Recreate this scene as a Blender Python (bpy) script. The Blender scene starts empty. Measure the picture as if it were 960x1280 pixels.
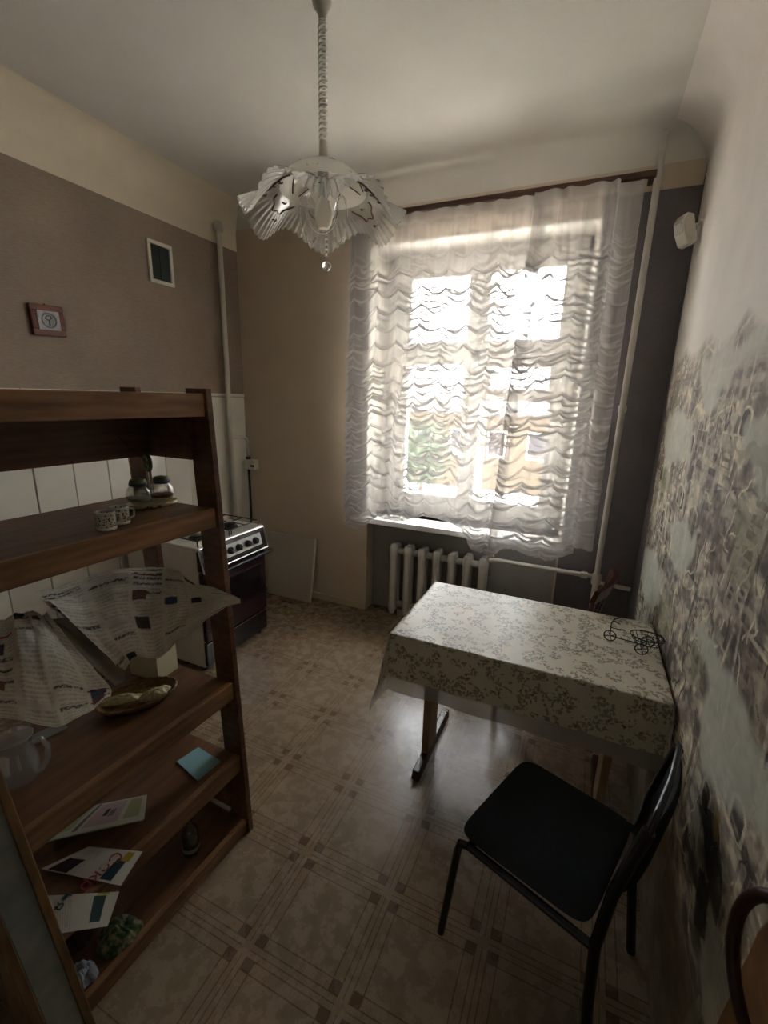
import bpy, bmesh, math, random
import numpy as np
from mathutils import Vector, Matrix
from mathutils import noise as mnoise
random.seed(7)
rng = np.random.default_rng(7)
PI = math.pi
scene = bpy.context.scene
COL = scene.collection

# ------------------------------------------------------------------ camera
F_PX = 559.658
YAW, PITCH, ROLL = -0.418741, -0.250292, 0.027092
CAM = Vector((0.76007, -0.75494, 1.64793))
fwd = Vector((math.sin(YAW)*math.cos(PITCH), math.cos(YAW)*math.cos(PITCH), math.sin(PITCH)))
rgt = Vector((math.cos(YAW), -math.sin(YAW), 0)); upv = rgt.cross(fwd)
r2 = rgt*math.cos(ROLL) + upv*math.sin(ROLL); u2 = upv*math.cos(ROLL) - rgt*math.sin(ROLL)
cd = bpy.data.cameras.new('camera'); cam = bpy.data.objects.new('camera', cd); COL.objects.link(cam)
cd.sensor_width = 36; cd.sensor_fit = 'AUTO'; cd.lens = F_PX/1280*36; cd.clip_start = 0.02; cd.clip_end = 200
m = Matrix.Identity(4)
for i in range(3):
    m[i][0] = r2[i]; m[i][1] = u2[i]; m[i][2] = -fwd[i]; m[i][3] = CAM[i]
cam.matrix_world = m
scene.camera = cam

# ------------------------------------------------------------------ world, overcast sky, exposure
scene.view_settings.view_transform = 'Standard'
scene.view_settings.look = 'None'
scene.view_settings.gamma = 1.0
scene.view_settings.use_curve_mapping = False
scene.view_settings.exposure = 1.76
SKY = 8.0
w = bpy.data.worlds.new('overcast_sky'); scene.world = w; w.use_nodes = True
nt = w.node_tree; nt.nodes.clear()
out = nt.nodes.new('ShaderNodeOutputWorld'); bg = nt.nodes.new('ShaderNodeBackground')
tc = nt.nodes.new('ShaderNodeTexCoord'); sx = nt.nodes.new('ShaderNodeSeparateXYZ')
mr = nt.nodes.new('ShaderNodeMapRange'); mr.inputs['From Min'].default_value = 0; mr.inputs['From Max'].default_value = 1
mr.inputs['To Min'].default_value = SKY; mr.inputs['To Max'].default_value = SKY*1.3
nt.links.new(tc.outputs['Generated'], sx.inputs[0]); nt.links.new(sx.outputs['Z'], mr.inputs['Value'])
nt.links.new(mr.outputs[0], bg.inputs['Strength']); bg.inputs['Color'].default_value = (0.93, 0.96, 1.0, 1)
nt.links.new(bg.outputs[0], out.inputs[0])

# added side sun, bounces light up to the ceiling: it does not enter the window, it lights the snowy yard
bounce_sun = bpy.data.lights.new('bounce_sun', 'SUN'); bounce_sun.energy = 28.0; bounce_sun.angle = math.radians(3); bounce_sun.color = (1.0, .89, .74)
so = bpy.data.objects.new('bounce_sun', bounce_sun); COL.objects.link(so); so.rotation_euler = Vector((.49, -.06, .87)).to_track_quat('Z', 'Y').to_euler()

# room dimensions (metres)
XL, XR, YB, ZC = -1.824, 1.122, 2.192, 2.95
YN = -1.25                                  # near wall, behind the camera
OX0, OX1, OZ0, OZ1 = -0.70, 0.685, 0.775, 2.62   # window opening
WY = 2.47                                   # inner face of the window frame
WT = 0.50                                   # outer wall thickness

portal = bpy.data.lights.new('window_portal', 'AREA'); portal.shape = 'RECTANGLE'
portal.size = 1.6; portal.size_y = 2.0; portal.cycles.is_portal = True
po = bpy.data.objects.new('window_portal', portal); COL.objects.link(po)
po.location = (0, YB+WT+0.02, 1.7); po.rotation_euler = (-PI/2, 0, 0)

# ------------------------------------------------------------------ helpers
def lin(r, g, b):
    f = lambda c: (c/255/12.92) if c/255 <= 0.04045 else ((c/255+0.055)/1.055)**2.4
    return (f(r), f(g), f(b), 1)

class MB:
    """Collects shapes, then links them as one mesh object."""
    def __init__(s): s.v = []; s.f = []
    def add(s, vs, fs):
        o = len(s.v); s.v += [tuple(a) for a in vs]; s.f += [tuple(i+o for i in q) for q in fs]; return s
    def box(s, x0, x1, y0, y1, z0, z1, M=None):
        vs = [Vector(c) for c in ((x0,y0,z0),(x1,y0,z0),(x1,y1,z0),(x0,y1,z0),(x0,y0,z1),(x1,y0,z1),(x1,y1,z1),(x0,y1,z1))]
        if M: vs = [M @ a for a in vs]
        return s.add(vs, [(0,3,2,1),(4,5,6,7),(0,1,5,4),(1,2,6,5),(2,3,7,6),(3,0,4,7)])
    def hexa(s, b, t):
        """four bottom points, four top points"""
        return s.add(list(b)+list(t), [(0,3,2,1),(4,5,6,7),(0,1,5,4),(1,2,6,5),(2,3,7,6),(3,0,4,7)])
    def prism(s, pts, d):
        """polygon pts (3D) extruded by vector d"""
        n = len(pts); d = Vector(d); a = [Vector(p) for p in pts]
        return s.add(a+[p+d for p in a], [tuple(reversed(range(n))), tuple(range(n, 2*n))]+[(i,(i+1)%n,n+(i+1)%n,n+i) for i in range(n)])
    def tube(s, path, r, n=8, closed=False, caps=True):
        P = [Vector(p) for p in path]; L = len(P); o = len(s.v)
        rr = r if isinstance(r, (list, tuple)) else [r]*L
        ref = None
        for i, p in enumerate(P):
            if closed: t = P[(i+1) % L]-P[i-1]
            else: t = P[min(i+1, L-1)]-P[max(i-1, 0)]
            t.normalize()
            if ref is None: ref = t.orthogonal().normalized()
            a = (ref - t*ref.dot(t))
            if a.length < 1e-6: a = t.orthogonal()
            a.normalize(); ref = a; b = t.cross(a)
            for k in range(n):
                an = 2*PI*k/n; s.v.append(tuple(p+(a*math.cos(an)+b*math.sin(an))*rr[i]))
        for i in range(L if closed else L-1):
            j = (i+1) % L
            for k in range(n):
                k2 = (k+1) % n
                s.f.append((o+i*n+k, o+i*n+k2, o+j*n+k2, o+j*n+k))
        if caps and not closed:
            s.f.append(tuple(o+k for k in reversed(range(n)))); s.f.append(tuple(o+(L-1)*n+k for k in range(n)))
        return s
    def lathe(s, prof, n=24, c=(0,0,0), caps=True):
        o = len(s.v); L = len(prof)
        for r, z in prof:
            for k in range(n):
                a = 2*PI*k/n; s.v.append((c[0]+r*math.cos(a), c[1]+r*math.sin(a), c[2]+z))
        for i in range(L-1):
            for k in range(n):
                k2 = (k+1) % n
                s.f.append((o+i*n+k, o+i*n+k2, o+(i+1)*n+k2, o+(i+1)*n+k))
        if caps:
            s.f.append(tuple(o+k for k in reversed(range(n)))); s.f.append(tuple(o+(L-1)*n+k for k in range(n)))
        return s
    def build(s, name, mat, parent=None, smooth=False, bevel=0, seg=2, loc=None):
        me = bpy.data.meshes.new(name); me.from_pydata(s.v, [], s.f); me.validate(); me.update()
        if mat: me.materials.append(mat)
        o = bpy.data.objects.new(name, me); COL.objects.link(o)
        if parent: o.parent = parent
        if loc: o.location = loc
        if smooth:
            me.polygons.foreach_set('use_smooth', [True]*len(me.polygons))
            try: me.set_sharp_from_angle(angle=math.radians(40))
            except Exception: pass
        if bevel:
            b = o.modifiers.new('bevel', 'BEVEL'); b.width = bevel; b.segments = seg; b.limit_method = 'ANGLE'
        return o

def grid_mesh(name, P, mat, parent=None, col=None, uv=None, smooth=True, attr=None):
    """P: (nv, nu, 3) array of points; col: (nv,nu,3) linear colours"""
    nv, nu = P.shape[:2]
    idx = np.arange(nv*nu).reshape(nv, nu)
    q = np.stack([idx[:-1,:-1], idx[:-1,1:], idx[1:,1:], idx[1:,:-1]], -1).reshape(-1, 4)
    me = bpy.data.meshes.new(name)
    me.vertices.add(nv*nu); me.vertices.foreach_set('co', P.reshape(-1).astype(np.float32))
    me.loops.add(q.size); me.loops.foreach_set('vertex_index', q.reshape(-1).astype(np.int32))
    me.polygons.add(len(q)); me.polygons.foreach_set('loop_start', (np.arange(len(q))*4).astype(np.int32))
    me.update(calc_edges=True)
    me.polygons.foreach_set('use_smooth', np.full(len(q), smooth))
    if col is not None:
        a = me.color_attributes.new('print', 'FLOAT_COLOR', 'POINT')
        c4 = np.ones((nv*nu, 4), np.float32); c4[:, :3] = col.reshape(-1, 3); a.data.foreach_set('color', c4.reshape(-1))
    if attr is not None:
        a = me.attributes.new('gather', 'FLOAT', 'POINT'); a.data.foreach_set('value', attr.reshape(-1).astype(np.float32))
    if uv is not None:
        l = me.uv_layers.new(name='cloth'); l.data.foreach_set('uv', uv.reshape(-1, 2)[q.reshape(-1)].reshape(-1).astype(np.float32))
    me.materials.append(mat)
    o = bpy.data.objects.new(name, me); COL.objects.link(o)
    if parent: o.parent = parent
    return o

def tag(o, label=None, cat=None, group=None, kind=None):
    if label: o['label'] = label
    if cat: o['category'] = cat
    if group: o['group'] = group
    if kind: o['kind'] = kind
    return o
def thing(name, label, cat, loc=(0,0,0), rz=0, group=None):
    o = bpy.data.objects.new(name, None); COL.objects.link(o); o.empty_display_size = 0.05
    o.location = loc; o.rotation_euler = (0, 0, rz)
    return tag(o, label, cat, group)
def struct(o): o['kind'] = 'structure'; return o
def dup(o, parent=None):
    c = o.copy(); COL.objects.link(c)
    if parent is not None: c.parent = parent
    for ch in list(o.children): dup(ch, c)
    return c
def fbm(X, Y, sc, oct=4, seed=0.0):
    """cheap value-noise fbm on numpy arrays, 0..1"""
    r = np.random.default_rng(int(seed*1000)+5); T = r.random((64, 64))
    tot = 0; amp = 1; nrm = 0; x = X*sc; y = Y*sc
    for k in range(oct):
        xi = np.floor(x).astype(int); yi = np.floor(y).astype(int); fx = x-xi; fy = y-yi
        fx = fx*fx*(3-2*fx); fy = fy*fy*(3-2*fy)
        g = lambda a, b: T[a % 64, b % 64]
        v = (g(xi,yi)*(1-fx)+g(xi+1,yi)*fx)*(1-fy)+(g(xi,yi+1)*(1-fx)+g(xi+1,yi+1)*fx)*fy
        tot = tot+v*amp; nrm += amp; amp *= .5; x = x*2+17.3; y = y*2+9.1
    return tot/nrm
def in_poly(X, Y, poly):
    res = np.zeros(X.shape, bool); n = len(poly); j = n-1
    for i in range(n):
        xi, yi = poly[i]; xj, yj = poly[j]
        c = ((yi > Y) != (yj > Y)) & (X < (xj-xi)*(Y-yi)/((yj-yi) or 1e-9)+xi)
        res ^= c; j = i
    return res

# ------------------------------------------------------------------ materials
class NT:
    def __init__(s, name):
        s.m = bpy.data.materials.new(name); s.m.use_nodes = True; s.t = s.m.node_tree
        s.b = s.t.nodes['Principled BSDF']; s.o = s.t.nodes['Material Output']
    def n(s, typ, **kw):
        a = s.t.nodes.new('ShaderNode'+typ)
        for k, v in kw.items():
            if hasattr(a, k) and k not in ('Scale',): setattr(a, k, v)
            else: a.inputs[k].default_value = v
        return a
    def l(s, a, b): s.t.links.new(a, b)
    def mth(s, op, a, b=None, c=None):
        x = s.t.nodes.new('ShaderNodeMath'); x.operation = op
        for i, v in enumerate((a, b, c)):
            if v is None: continue
            if isinstance(v, (int, float)): x.inputs[i].default_value = v
            else: s.l(v, x.inputs[i])
        return x.outputs[0]
    def mix(s, fac, a, b):
        x = s.t.nodes.new('ShaderNodeMix'); x.data_type = 'RGBA'
        for i, v in ((0, fac), (6, a), (7, b)):
            if isinstance(v, (int, float, tuple)): x.inputs[i].default_value = v
            else: s.l(v, x.inputs[i])
        return x.outputs[2]
    def obj(s, scale=(1,1,1), src='Object'):
        t = s.n('TexCoord'); mp = s.n('Mapping'); s.l(t.outputs[src], mp.inputs[0]); mp.inputs['Scale'].default_value = scale
        return mp.outputs[0]
    def noise(s, vec, sc, det=4, rough=.55):
        x = s.n('TexNoise'); x.inputs['Scale'].default_value = sc; x.inputs['Detail'].default_value = det; x.inputs['Roughness'].default_value = rough
        s.l(vec, x.inputs['Vector']); return x.outputs['Fac']
    def ramp(s, fac, *st):
        x = s.n('ValToRGB'); s.l(fac, x.inputs[0]); e = x.color_ramp.elements
        while len(e) < len(st): e.new(0.5)
        for i, (p, c) in enumerate(st): e[i].position = p; e[i].color = c
        return x.outputs[0]
    def bump(s, h, strength=.2, dist=.01):
        x = s.n('Bump'); x.inputs['Strength'].default_value = strength; x.inputs['Distance'].default_value = dist
        s.l(h, x.inputs['Height']); s.l(x.outputs[0], s.b.inputs['Normal'])
    def set(s, col=None, rough=None, metal=None, spec=None, trans=None, ior=None, sheen=None):
        if col is not None:
            if isinstance(col, tuple): s.b.inputs['Base Color'].default_value = col
            else: s.l(col, s.b.inputs['Base Color'])
        for k, v in (('Roughness', rough), ('Metallic', metal), ('Specular IOR Level', spec), ('Transmission Weight', trans), ('IOR', ior), ('Sheen Weight', sheen)):
            if v is not None: s.b.inputs[k].default_value = v
        return s

def plain(name, c, rough=.6, var=.12, sc=8, metal=0, spec=.5, bump=0, bsc=60):
    t = NT(name); v = t.obj(); f = t.noise(v, sc)
    d = tuple(x*(1-var) for x in c[:3])+(1,); e = tuple(min(1, x*(1+var)) for x in c[:3])+(1,)
    t.set(t.ramp(f, (.3, d), (.7, e)), rough, metal, spec)
    if bump: t.bump(t.noise(v, bsc, 3), bump, .004)
    return t.m

def wood(name, c1, c2, rough=.45, sc=(2.5, .35, 2.5), dens=14, spec=.4):
    t = NT(name); v = t.obj(sc)
    n1 = t.noise(v, dens, 6, .6); n2 = t.noise(v, dens*.25, 3)
    wv = t.n('TexWave'); wv.wave_type = 'RINGS'; wv.inputs['Scale'].default_value = dens*.35; wv.inputs['Distortion'].default_value = 5; wv.inputs['Detail'].default_value = 3
    t.l(v, wv.inputs['Vector'])
    f = t.mth('ADD', t.mth('MULTIPLY', n1, .55), t.mth('ADD', t.mth('MULTIPLY', n2, .3), t.mth('MULTIPLY', wv.outputs['Fac'], .07)))
    t.set(t.ramp(f, (.30, c1), (.62, c2)), rough, 0, spec); t.bump(n1, .08, .003); return t.m

def printed(name, rough=.7, spec=.3, bump=0, both=None):
    t = NT(name); a = t.n('Attribute'); a.attribute_name = 'print'; t.set(a.outputs['Color'], rough, 0, spec)
    if bump: t.bump(t.noise(t.obj(), 90, 3), bump, .002)
    if both is not None:
        g = t.n('NewGeometry'); t.l(t.mix(g.outputs['Backfacing'], a.outputs['Color'], both), t.b.inputs['Base Color'])
    return t.m

def clear_glass(name, tint=(1,1,1,1), alpha=.12, rough=.03):
    """thin clear glass: mostly see-through with a glossy coat"""
    t = NT(name); t.t.nodes.remove(t.b)
    tr = t.n('BsdfTransparent'); tr.inputs[0].default_value = tint
    gl = t.n('BsdfGlossy'); gl.inputs['Roughness'].default_value = rough
    lw = t.n('LayerWeight'); lw.inputs['Blend'].default_value = .5
    mx = t.n('MixShader'); t.l(t.mth('MULTIPLY_ADD', t.mth('POWER', lw.outputs['Facing'], 3.5), .55, .03+alpha*.25), mx.inputs[0]); t.l(tr.outputs[0], mx.inputs[1]); t.l(gl.outputs[0], mx.inputs[2])
    t.l(mx.outputs[0], t.o.inputs[0]); return t.m

M = {}
M['ceiling'] = plain('ceiling_paint', (.66,.625,.55,1), .9, .03, 3, bump=.05)
M['band'] = plain('beige_band_paint', (.76,.66,.51,1), .9, .04, 5, bump=.05)
M['beige'] = plain('beige_wall_paint', (.60,.495,.375,1), .8, .05, 4, bump=.06)
M['cream'] = plain('cream_wallpaper', (.79,.73,.655,1), .75, .04, 6, bump=.1, bsc=160)
def wallpaper(name, c):
    t = NT(name); v = t.obj((6, 6, 90)); n1 = t.noise(v, 6, 4); n2 = t.noise(t.obj(), 2.5, 3)
    d = tuple(x*.8 for x in c[:3])+(1,); e = tuple(x*1.15 for x in c[:3])+(1,)
    t.set(t.ramp(t.mth('ADD', t.mth('MULTIPLY', n1, .6), t.mth('MULTIPLY', n2, .4)), (.35, d), (.65, e)), .7, 0, .3); t.bump(n1, .15, .003); return t.m
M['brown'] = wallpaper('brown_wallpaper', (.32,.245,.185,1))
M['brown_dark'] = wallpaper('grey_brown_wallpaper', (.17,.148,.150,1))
M['niche'] = plain('grey_niche_paint', (.36,.34,.31,1), .7, .05, 5)
M['tile'] = plain('white_glazed_tile', (.80,.755,.67,1), .14, .03, 3, spec=.5)
M['grout'] = plain('tile_grout', (.35,.33,.30,1), .9)
M['white_paint'] = plain('white_gloss_paint', (.66,.64,.59,1), .35, .05, 12)
M['sheet'] = plain('hardboard_paint', (.50,.45,.37,1), .5, .05, 6)
M['reveal'] = plain('reveal_paint', (.46,.43,.375,1), .6, .05, 6)
M['pipe'] = plain('pipe_paint', (.60,.56,.49,1), .4, .06, 12)
M['radiator'] = plain('radiator_paint', (.62,.59,.54,1), .4, .05, 12)
M['rack'] = wood('rack_veneer', lin(100,70,48), lin(162,120,84), .42)
M['rack_shelf'] = wood('rack_shelf_veneer', lin(76,50,33), lin(124,86,58), .4)
M['rack_edge'] = wood('rack_edge_veneer', lin(80,52,36), lin(126,87,62), .35)
M['table_wood'] = wood('pine_table', lin(120,96,66), lin(160,132,94), .5, (2.5,2.5,.35))
M['dark_wood'] = wood('mahogany_stain', lin(44,18,12), lin(82,38,26), .25, (2.5,2.5,.5))
M['bent_wood'] = wood('bentwood_stain', lin(30,16,12), lin(58,34,26), .3, (2.5,2.5,.5))
M['rod'] = wood('rod_wood', lin(78,56,46), lin(104,78,64), .5, (.35,2.5,2.5))
M['slat'] = wood('raw_slat', lin(150,112,60), lin(186,146,88), .6, (2.5,2.5,.35))
M['oak_edge'] = wood('worn_edge', lin(84,60,38), lin(142,108,68), .6, (2.5,2.5,.5))
M['grey_plank'] = plain('grey_plank_paint', (.20,.205,.185,1), .6, .18, 20, bump=.1)
M['black_metal'] = plain('black_enamel_tube', (.012,.012,.014,1), .22, .2)
M['black_fabric'] = plain('black_upholstery', (.012,.014,.014,1), .9, .3, 200, bump=.3, bsc=400, spec=.2)
M['black_plastic'] = plain('black_plastic', (.012,.012,.013,1), .4, .1)
M['leather'] = plain('amber_leatherette', (.20,.09,.03,1), .5, .3, 25, bump=.2)
M['enamel'] = plain('stove_enamel', (.62,.59,.53,1), .25, .05, 10)
M['maroon'] = plain('maroon_enamel', (.034,.013,.014,1), .22, .1)
M['oven_glass'] = plain('oven_glass', (.012,.008,.010,1), .08, .1)
M['chrome'] = plain('chrome_trim', (.62,.60,.58,1), .2, .05, metal=1)
M['cast_iron'] = plain('cast_iron', (.03,.028,.026,1), .6, .2)
M['wire'] = plain('blackened_wire', (.06,.052,.045,1), .4, .2, metal=.6)
M['hose'] = plain('rubber_hose', (.015,.014,.014,1), .6)
M['meter'] = plain('meter_casing', (.66,.62,.52,1), .4)
M['plastic_white'] = plain('ivory_plastic', (.72,.67,.57,1), .4, .03)
M['vent_dark'] = plain('vent_mesh', (.035,.042,.036,1), .6, .4, 120)
M['frame_red'] = wood('red_wood_frame', lin(88,46,32), lin(122,66,46), .4, (1,.8,3))
M['cream_card'] = plain('cream_cardboard', (.56,.48,.30,1), .6, .05)
M['blue_card'] = plain('blue_card', (.26,.46,.52,1), .6, .08, 15)
M['wicker'] = wood('wicker_amber', lin(78,58,26), lin(140,108,56), .35, (6,6,6))
M['straw'] = plain('straw_pack', (.40,.32,.15,1), .3, .35, 60, spec=.6)
M['green_lid'] = plain('green_lid', (.10,.12,.025,1), .35)
M['blue_band'] = plain('blue_band', (.03,.04,.12,1), .35)
M['gold_tray'] = plain('olive_gold_tray', (.32,.24,.075,1), .3, .15)
M['beads'] = plain('dried_berries', (.13,.03,.02,1), .5)
M['stick'] = plain('dark_stick', (.05,.03,.02,1), .6)
M['red_plastic'] = plain('red_plastic', (.42,.04,.02,1), .45)
M['grey_strip'] = plain('grey_strip', (.24,.23,.20,1), .6)
M['white_stick'] = plain('white_stick', (.62,.55,.47,1), .6)
M['rag'] = plain('pale_rag', (.30,.33,.37,1), .9, .2, 12)
M['maroon_cloth'] = plain('maroon_cloth', (.055,.015,.015,1), .9, .3, 20)
M['bottle_glass'] = clear_glass('bottle_glass', (.78,.82,.80,1), .6)
M['jar_glass'] = clear_glass('jar_glass', (.95,.96,.95,1), .55)
M['pane'] = clear_glass('window_pane', (.96,.97,.97,1), .02)
M['scroll'] = plain('red_scroll_paint', (.10,.018,.018,1), .4)
M['crystal'] = NT('crystal').set((.95,.95,.95,1), .02, 0, .6, 1.0, 1.5).m
M['lamp_plastic'] = plain('lamp_plastic', (.62,.58,.50,1), .45, .03)

# ruffled glass of the lamp shade: see-through, milky and glossy
def milky(name, t0, c, gl=.12):
    t = NT(name); t.t.nodes.remove(t.b)
    tr = t.n('BsdfTransparent'); tl = t.n('BsdfTranslucent'); df = t.n('BsdfDiffuse'); g = t.n('BsdfGlossy'); g.inputs['Roughness'].default_value = .12
    tl.inputs[0].default_value = c; df.inputs[0].default_value = c
    a = t.n('MixShader'); a.inputs[0].default_value = .5; t.l(tl.outputs[0], a.inputs[1]); t.l(df.outputs[0], a.inputs[2])
    b = t.n('MixShader'); b.inputs[0].default_value = t0; t.l(a.outputs[0], b.inputs[1]); t.l(tr.outputs[0], b.inputs[2])
    lw = t.n('LayerWeight'); lw.inputs['Blend'].default_value = .5
    d = t.n('MixShader'); t.l(t.mth('MULTIPLY_ADD', t.mth('POWER', lw.outputs['Facing'], 3.5), .5, .03+gl*.25), d.inputs[0]); t.l(b.outputs[0], d.inputs[1]); t.l(g.outputs[0], d.inputs[2])
    t.l(d.outputs[0], t.o.inputs[0]); return t.m
M['frost'] = milky('frosted_glass', .10, (.80,.76,.68,1))
M['ruffle'] = milky('ruffled_glass', .62, (.80,.77,.70,1), .3)
M['jug_glass'] = milky('jug_glass', .72, (.80,.79,.75,1), .9)
M['lace'] = milky('lace_border', .38, (.50,.47,.42,1), 0)

# sheer curtain: see-through less and less where the weave is gathered or seen at a slant
def sheer(name, t0=.5):
    t = NT(name); t.t.nodes.remove(t.b)
    at = t.n('Attribute'); at.attribute_name = 'gather'
    lw = t.n('LayerWeight'); lw.inputs['Blend'].default_value = .5
    v = t.obj((1,1,1)); nz = t.noise(v, 300, 2)
    face = t.mth('POWER', t.mth('SUBTRACT', 1, lw.outputs['Facing']), .35)
    op = t.mth('MULTIPLY', t.mth('SUBTRACT', 1, at.outputs['Fac']), face)
    tfac = t.mth('MULTIPLY', op, t.mth('MULTIPLY_ADD', nz, .3, t0-.15))
    tr = t.n('BsdfTransparent'); tl = t.n('BsdfTranslucent'); df = t.n('BsdfDiffuse')
    tl.inputs[0].default_value = (.042,.039,.0365,1); df.inputs[0].default_value = (.55,.52,.50,1)
    ad = t.n('AddShader'); t.l(tl.outputs[0], ad.inputs[0]); t.l(df.outputs[0], ad.inputs[1])
    mx = t.n('MixShader'); t.l(tfac, mx.inputs[0]); t.l(ad.outputs[0], mx.inputs[1]); t.l(tr.outputs[0], mx.inputs[2])
    t.l(mx.outputs[0], t.o.inputs[0]); return t.m
M['sheer'] = sheer('sheer_voile', .42)

# linoleum: printed parquet-like bands around marbled squares, 0.33 m repeat
def lino():
    t = NT('linoleum_print'); S = .33
    tc = t.n('TexCoord'); sp = t.n('SeparateXYZ'); t.l(tc.outputs['Object'], sp.inputs[0])
    def cell(o):
        f = t.mth('FRACT', t.mth('ADD', t.mth('DIVIDE', o, S), .5)); return t.mth('SUBTRACT', f, .5)
    cx, cy = cell(sp.outputs['X']), cell(sp.outputs['Y']); ax, ay = t.mth('ABSOLUTE', cx), t.mth('ABSOLUTE', cy)
    def line(a, p, wd): return t.mth('LESS_THAN', t.mth('ABSOLUTE', t.mth('SUBTRACT', a, p)), wd)
    def rng_(a, lo, hi): return t.mth('MULTIPLY', t.mth('GREATER_THAN', a, lo), t.mth('LESS_THAN', a, hi))
    bx, by = rng_(ax, .055, .15), rng_(ay, .055, .15)
    sq = t.mth('MULTIPLY', bx, by)
    inx, iny = t.mth('LESS_THAN', ax, .15), t.mth('LESS_THAN', ay, .15)
    band = t.mth('MAXIMUM', inx, iny)
    W = .006
    lx = t.mth('MAXIMUM', t.mth('MAXIMUM', line(ax, .15, W), line(ax, .055, W)), line(ax, .0, W*.8))
    ly = t.mth('MAXIMUM', t.mth('MAXIMUM', line(ay, .15, W), line(ay, .055, W)), line(ay, .0, W*.8))
    lx = t.mth('MULTIPLY', lx, t.mth('SUBTRACT', 1, t.mth('LESS_THAN', ay, .05)))
    ly = t.mth('MULTIPLY', ly, t.mth('SUBTRACT', 1, t.mth('LESS_THAN', ax, .05)))
    # lines stop where the crossing band begins
    lx = t.mth('MULTIPLY', lx, t.mth('MAXIMUM', t.mth('GREATER_THAN', ay, .05), 0))
    ly = t.mth('MULTIPLY', ly, t.mth('MAXIMUM', t.mth('GREATER_THAN', ax, .05), 0))
    ln = t.mth('MAXIMUM', lx, ly)
    v = t.obj(); n1 = t.noise(v, 16, 6, .65); n2 = t.noise(v, 2.2, 3); n3 = t.noise(t.obj((60,6,1)), 8, 3)
    marb = t.ramp(n1, (.30, lin(134,115,92)), (.5, lin(147,128,104)), (.70, lin(156,137,112)))
    bnd = t.ramp(n3, (.3, lin(136,116,91)), (.7, lin(157,136,110)))
    c = t.mix(band, marb, bnd); c = t.mix(sq, c, lin(108,87,67)); c = t.mix(t.mth('MULTIPLY', ln, .6), c, lin(86,67,50))
    wear = t.ramp(n2, (.35, (.78,.78,.78,1)), (.6, (1,1,1,1)))
    x = t.n('Mix'); x.data_type = 'RGBA'; x.blend_type = 'MULTIPLY'; x.inputs[0].default_value = 1
    t.l(c, x.inputs[6]); t.l(wear, x.inputs[7])
    t.set(x.outputs[2], .33, 0, .45)
    rr = t.ramp(n1, (.3, (.20,.20,.20,1)), (.7, (.34,.34,.34,1))); t.l(rr, t.b.inputs['Roughness'])
    t.bump(t.mth('SUBTRACT', n1, ln), .05, .002); return t.m
M['lino'] = lino()

# oilcloth print: leaf sprigs, uv in metres
def oilcloth():
    t = NT('floral_oilcloth'); tc = t.n('TexCoord'); uv = tc.outputs['UV']
    mp = t.n('Mapping'); t.l(uv, mp.inputs[0])
    wob = t.n('TexNoise'); wob.inputs['Scale'].default_value = 30; t.l(uv, wob.inputs['Vector'])
    va = t.n('VectorMath'); va.operation = 'MULTIPLY_ADD'; t.l(wob.outputs['Color'], va.inputs[0]); va.inputs[1].default_value = (.02,.02,0); t.l(uv, va.inputs[2])
    def dots(sc, thr, jitter=1.0, stretch=(1,1,1), rot=0):
        m2 = t.n('Mapping'); m2.inputs['Scale'].default_value = stretch; m2.inputs['Rotation'].default_value = (0,0,rot); t.l(va.outputs[0], m2.inputs[0])
        vo = t.n('TexVoronoi'); vo.voronoi_dimensions = '2D'; vo.inputs['Scale'].default_value = sc; vo.inputs['Randomness'].default_value = jitter
        t.l(m2.outputs[0], vo.inputs['Vector'])
        return t.mth('LESS_THAN', vo.outputs['Distance'], thr), vo.outputs['Color']
    l1, c1 = dots(84, .33, 1, (1,.55,1), .6); l2, c2 = dots(78, .31, 1, (.55,1,1), -.5); fl, c3 = dots(42, .2)
    cl, _ = dots(13, .36); cl2, _ = dots(11, .33, 1, (1,1,1), 1.0)
    clus = t.mth('GREATER_THAN', t.noise(uv, 17, 2), .50)
    s1 = t.n('SeparateColor'); t.l(c1, s1.inputs[0]); s3 = t.n('SeparateColor'); t.l(c3, s3.inputs[0])
    leaf = t.mth('MULTIPLY', t.mth('MAXIMUM', l1, l2), clus)
    lc = t.ramp(s1.outputs[0], (.0, lin(112,116,92)), (.35, lin(140,130,110)), (.7, lin(104,116,100)), (1, lin(158,146,122)))
    base = t.ramp(t.noise(uv, 7, 3), (.3, lin(198,191,172)), (.7, lin(211,204,186)))
    c = t.mix(t.mth('MULTIPLY', leaf, .85), base, lc)
    red = t.mth('MULTIPLY', t.mth('MULTIPLY', fl, clus), t.mth('GREATER_THAN', s3.outputs[0], .72))
    c = t.mix(t.mth('MULTIPLY', red, .8), c, lin(138,66,56))
    yel = t.mth('MULTIPLY', t.mth('MULTIPLY', fl, clus), t.mth('LESS_THAN', s3.outputs[0], .22))
    c = t.mix(t.mth('MULTIPLY', yel, .6), c, lin(186,170,104))
    t.set(c, .38, 0, .45); t.bump(t.noise(uv, 5, 3), .25, .006); return t.m
M['oilcloth'] = oilcloth()
M['paper_print'] = printed('newsprint', .8, .2, 0, lin(150,140,124))
M['mural_print'] = printed('mural_wallpaper_print', .7, .3, .15)

# ------------------------------------------------------------------ room shell
struct(MB().box(XL-.2, XR+.2, YN-.2, YB+WT, -.12, 0).build('floor', M['lino']))
struct(MB().box(XL-.2, XR+.2, YN-.2, YB+WT, ZC, ZC+.15).build('ceiling', M['ceiling']))
# left wall: wallpaper above, tiles below
wl = struct(MB().box(XL-.2, XL, YN-.2, YB, 0, 2.678).build('wall_left', M['brown']))
MB().box(XL-.2, XL+.001, YN-.2, YB, 2.678, ZC).build('upper_band', M['band'], wl)
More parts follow.
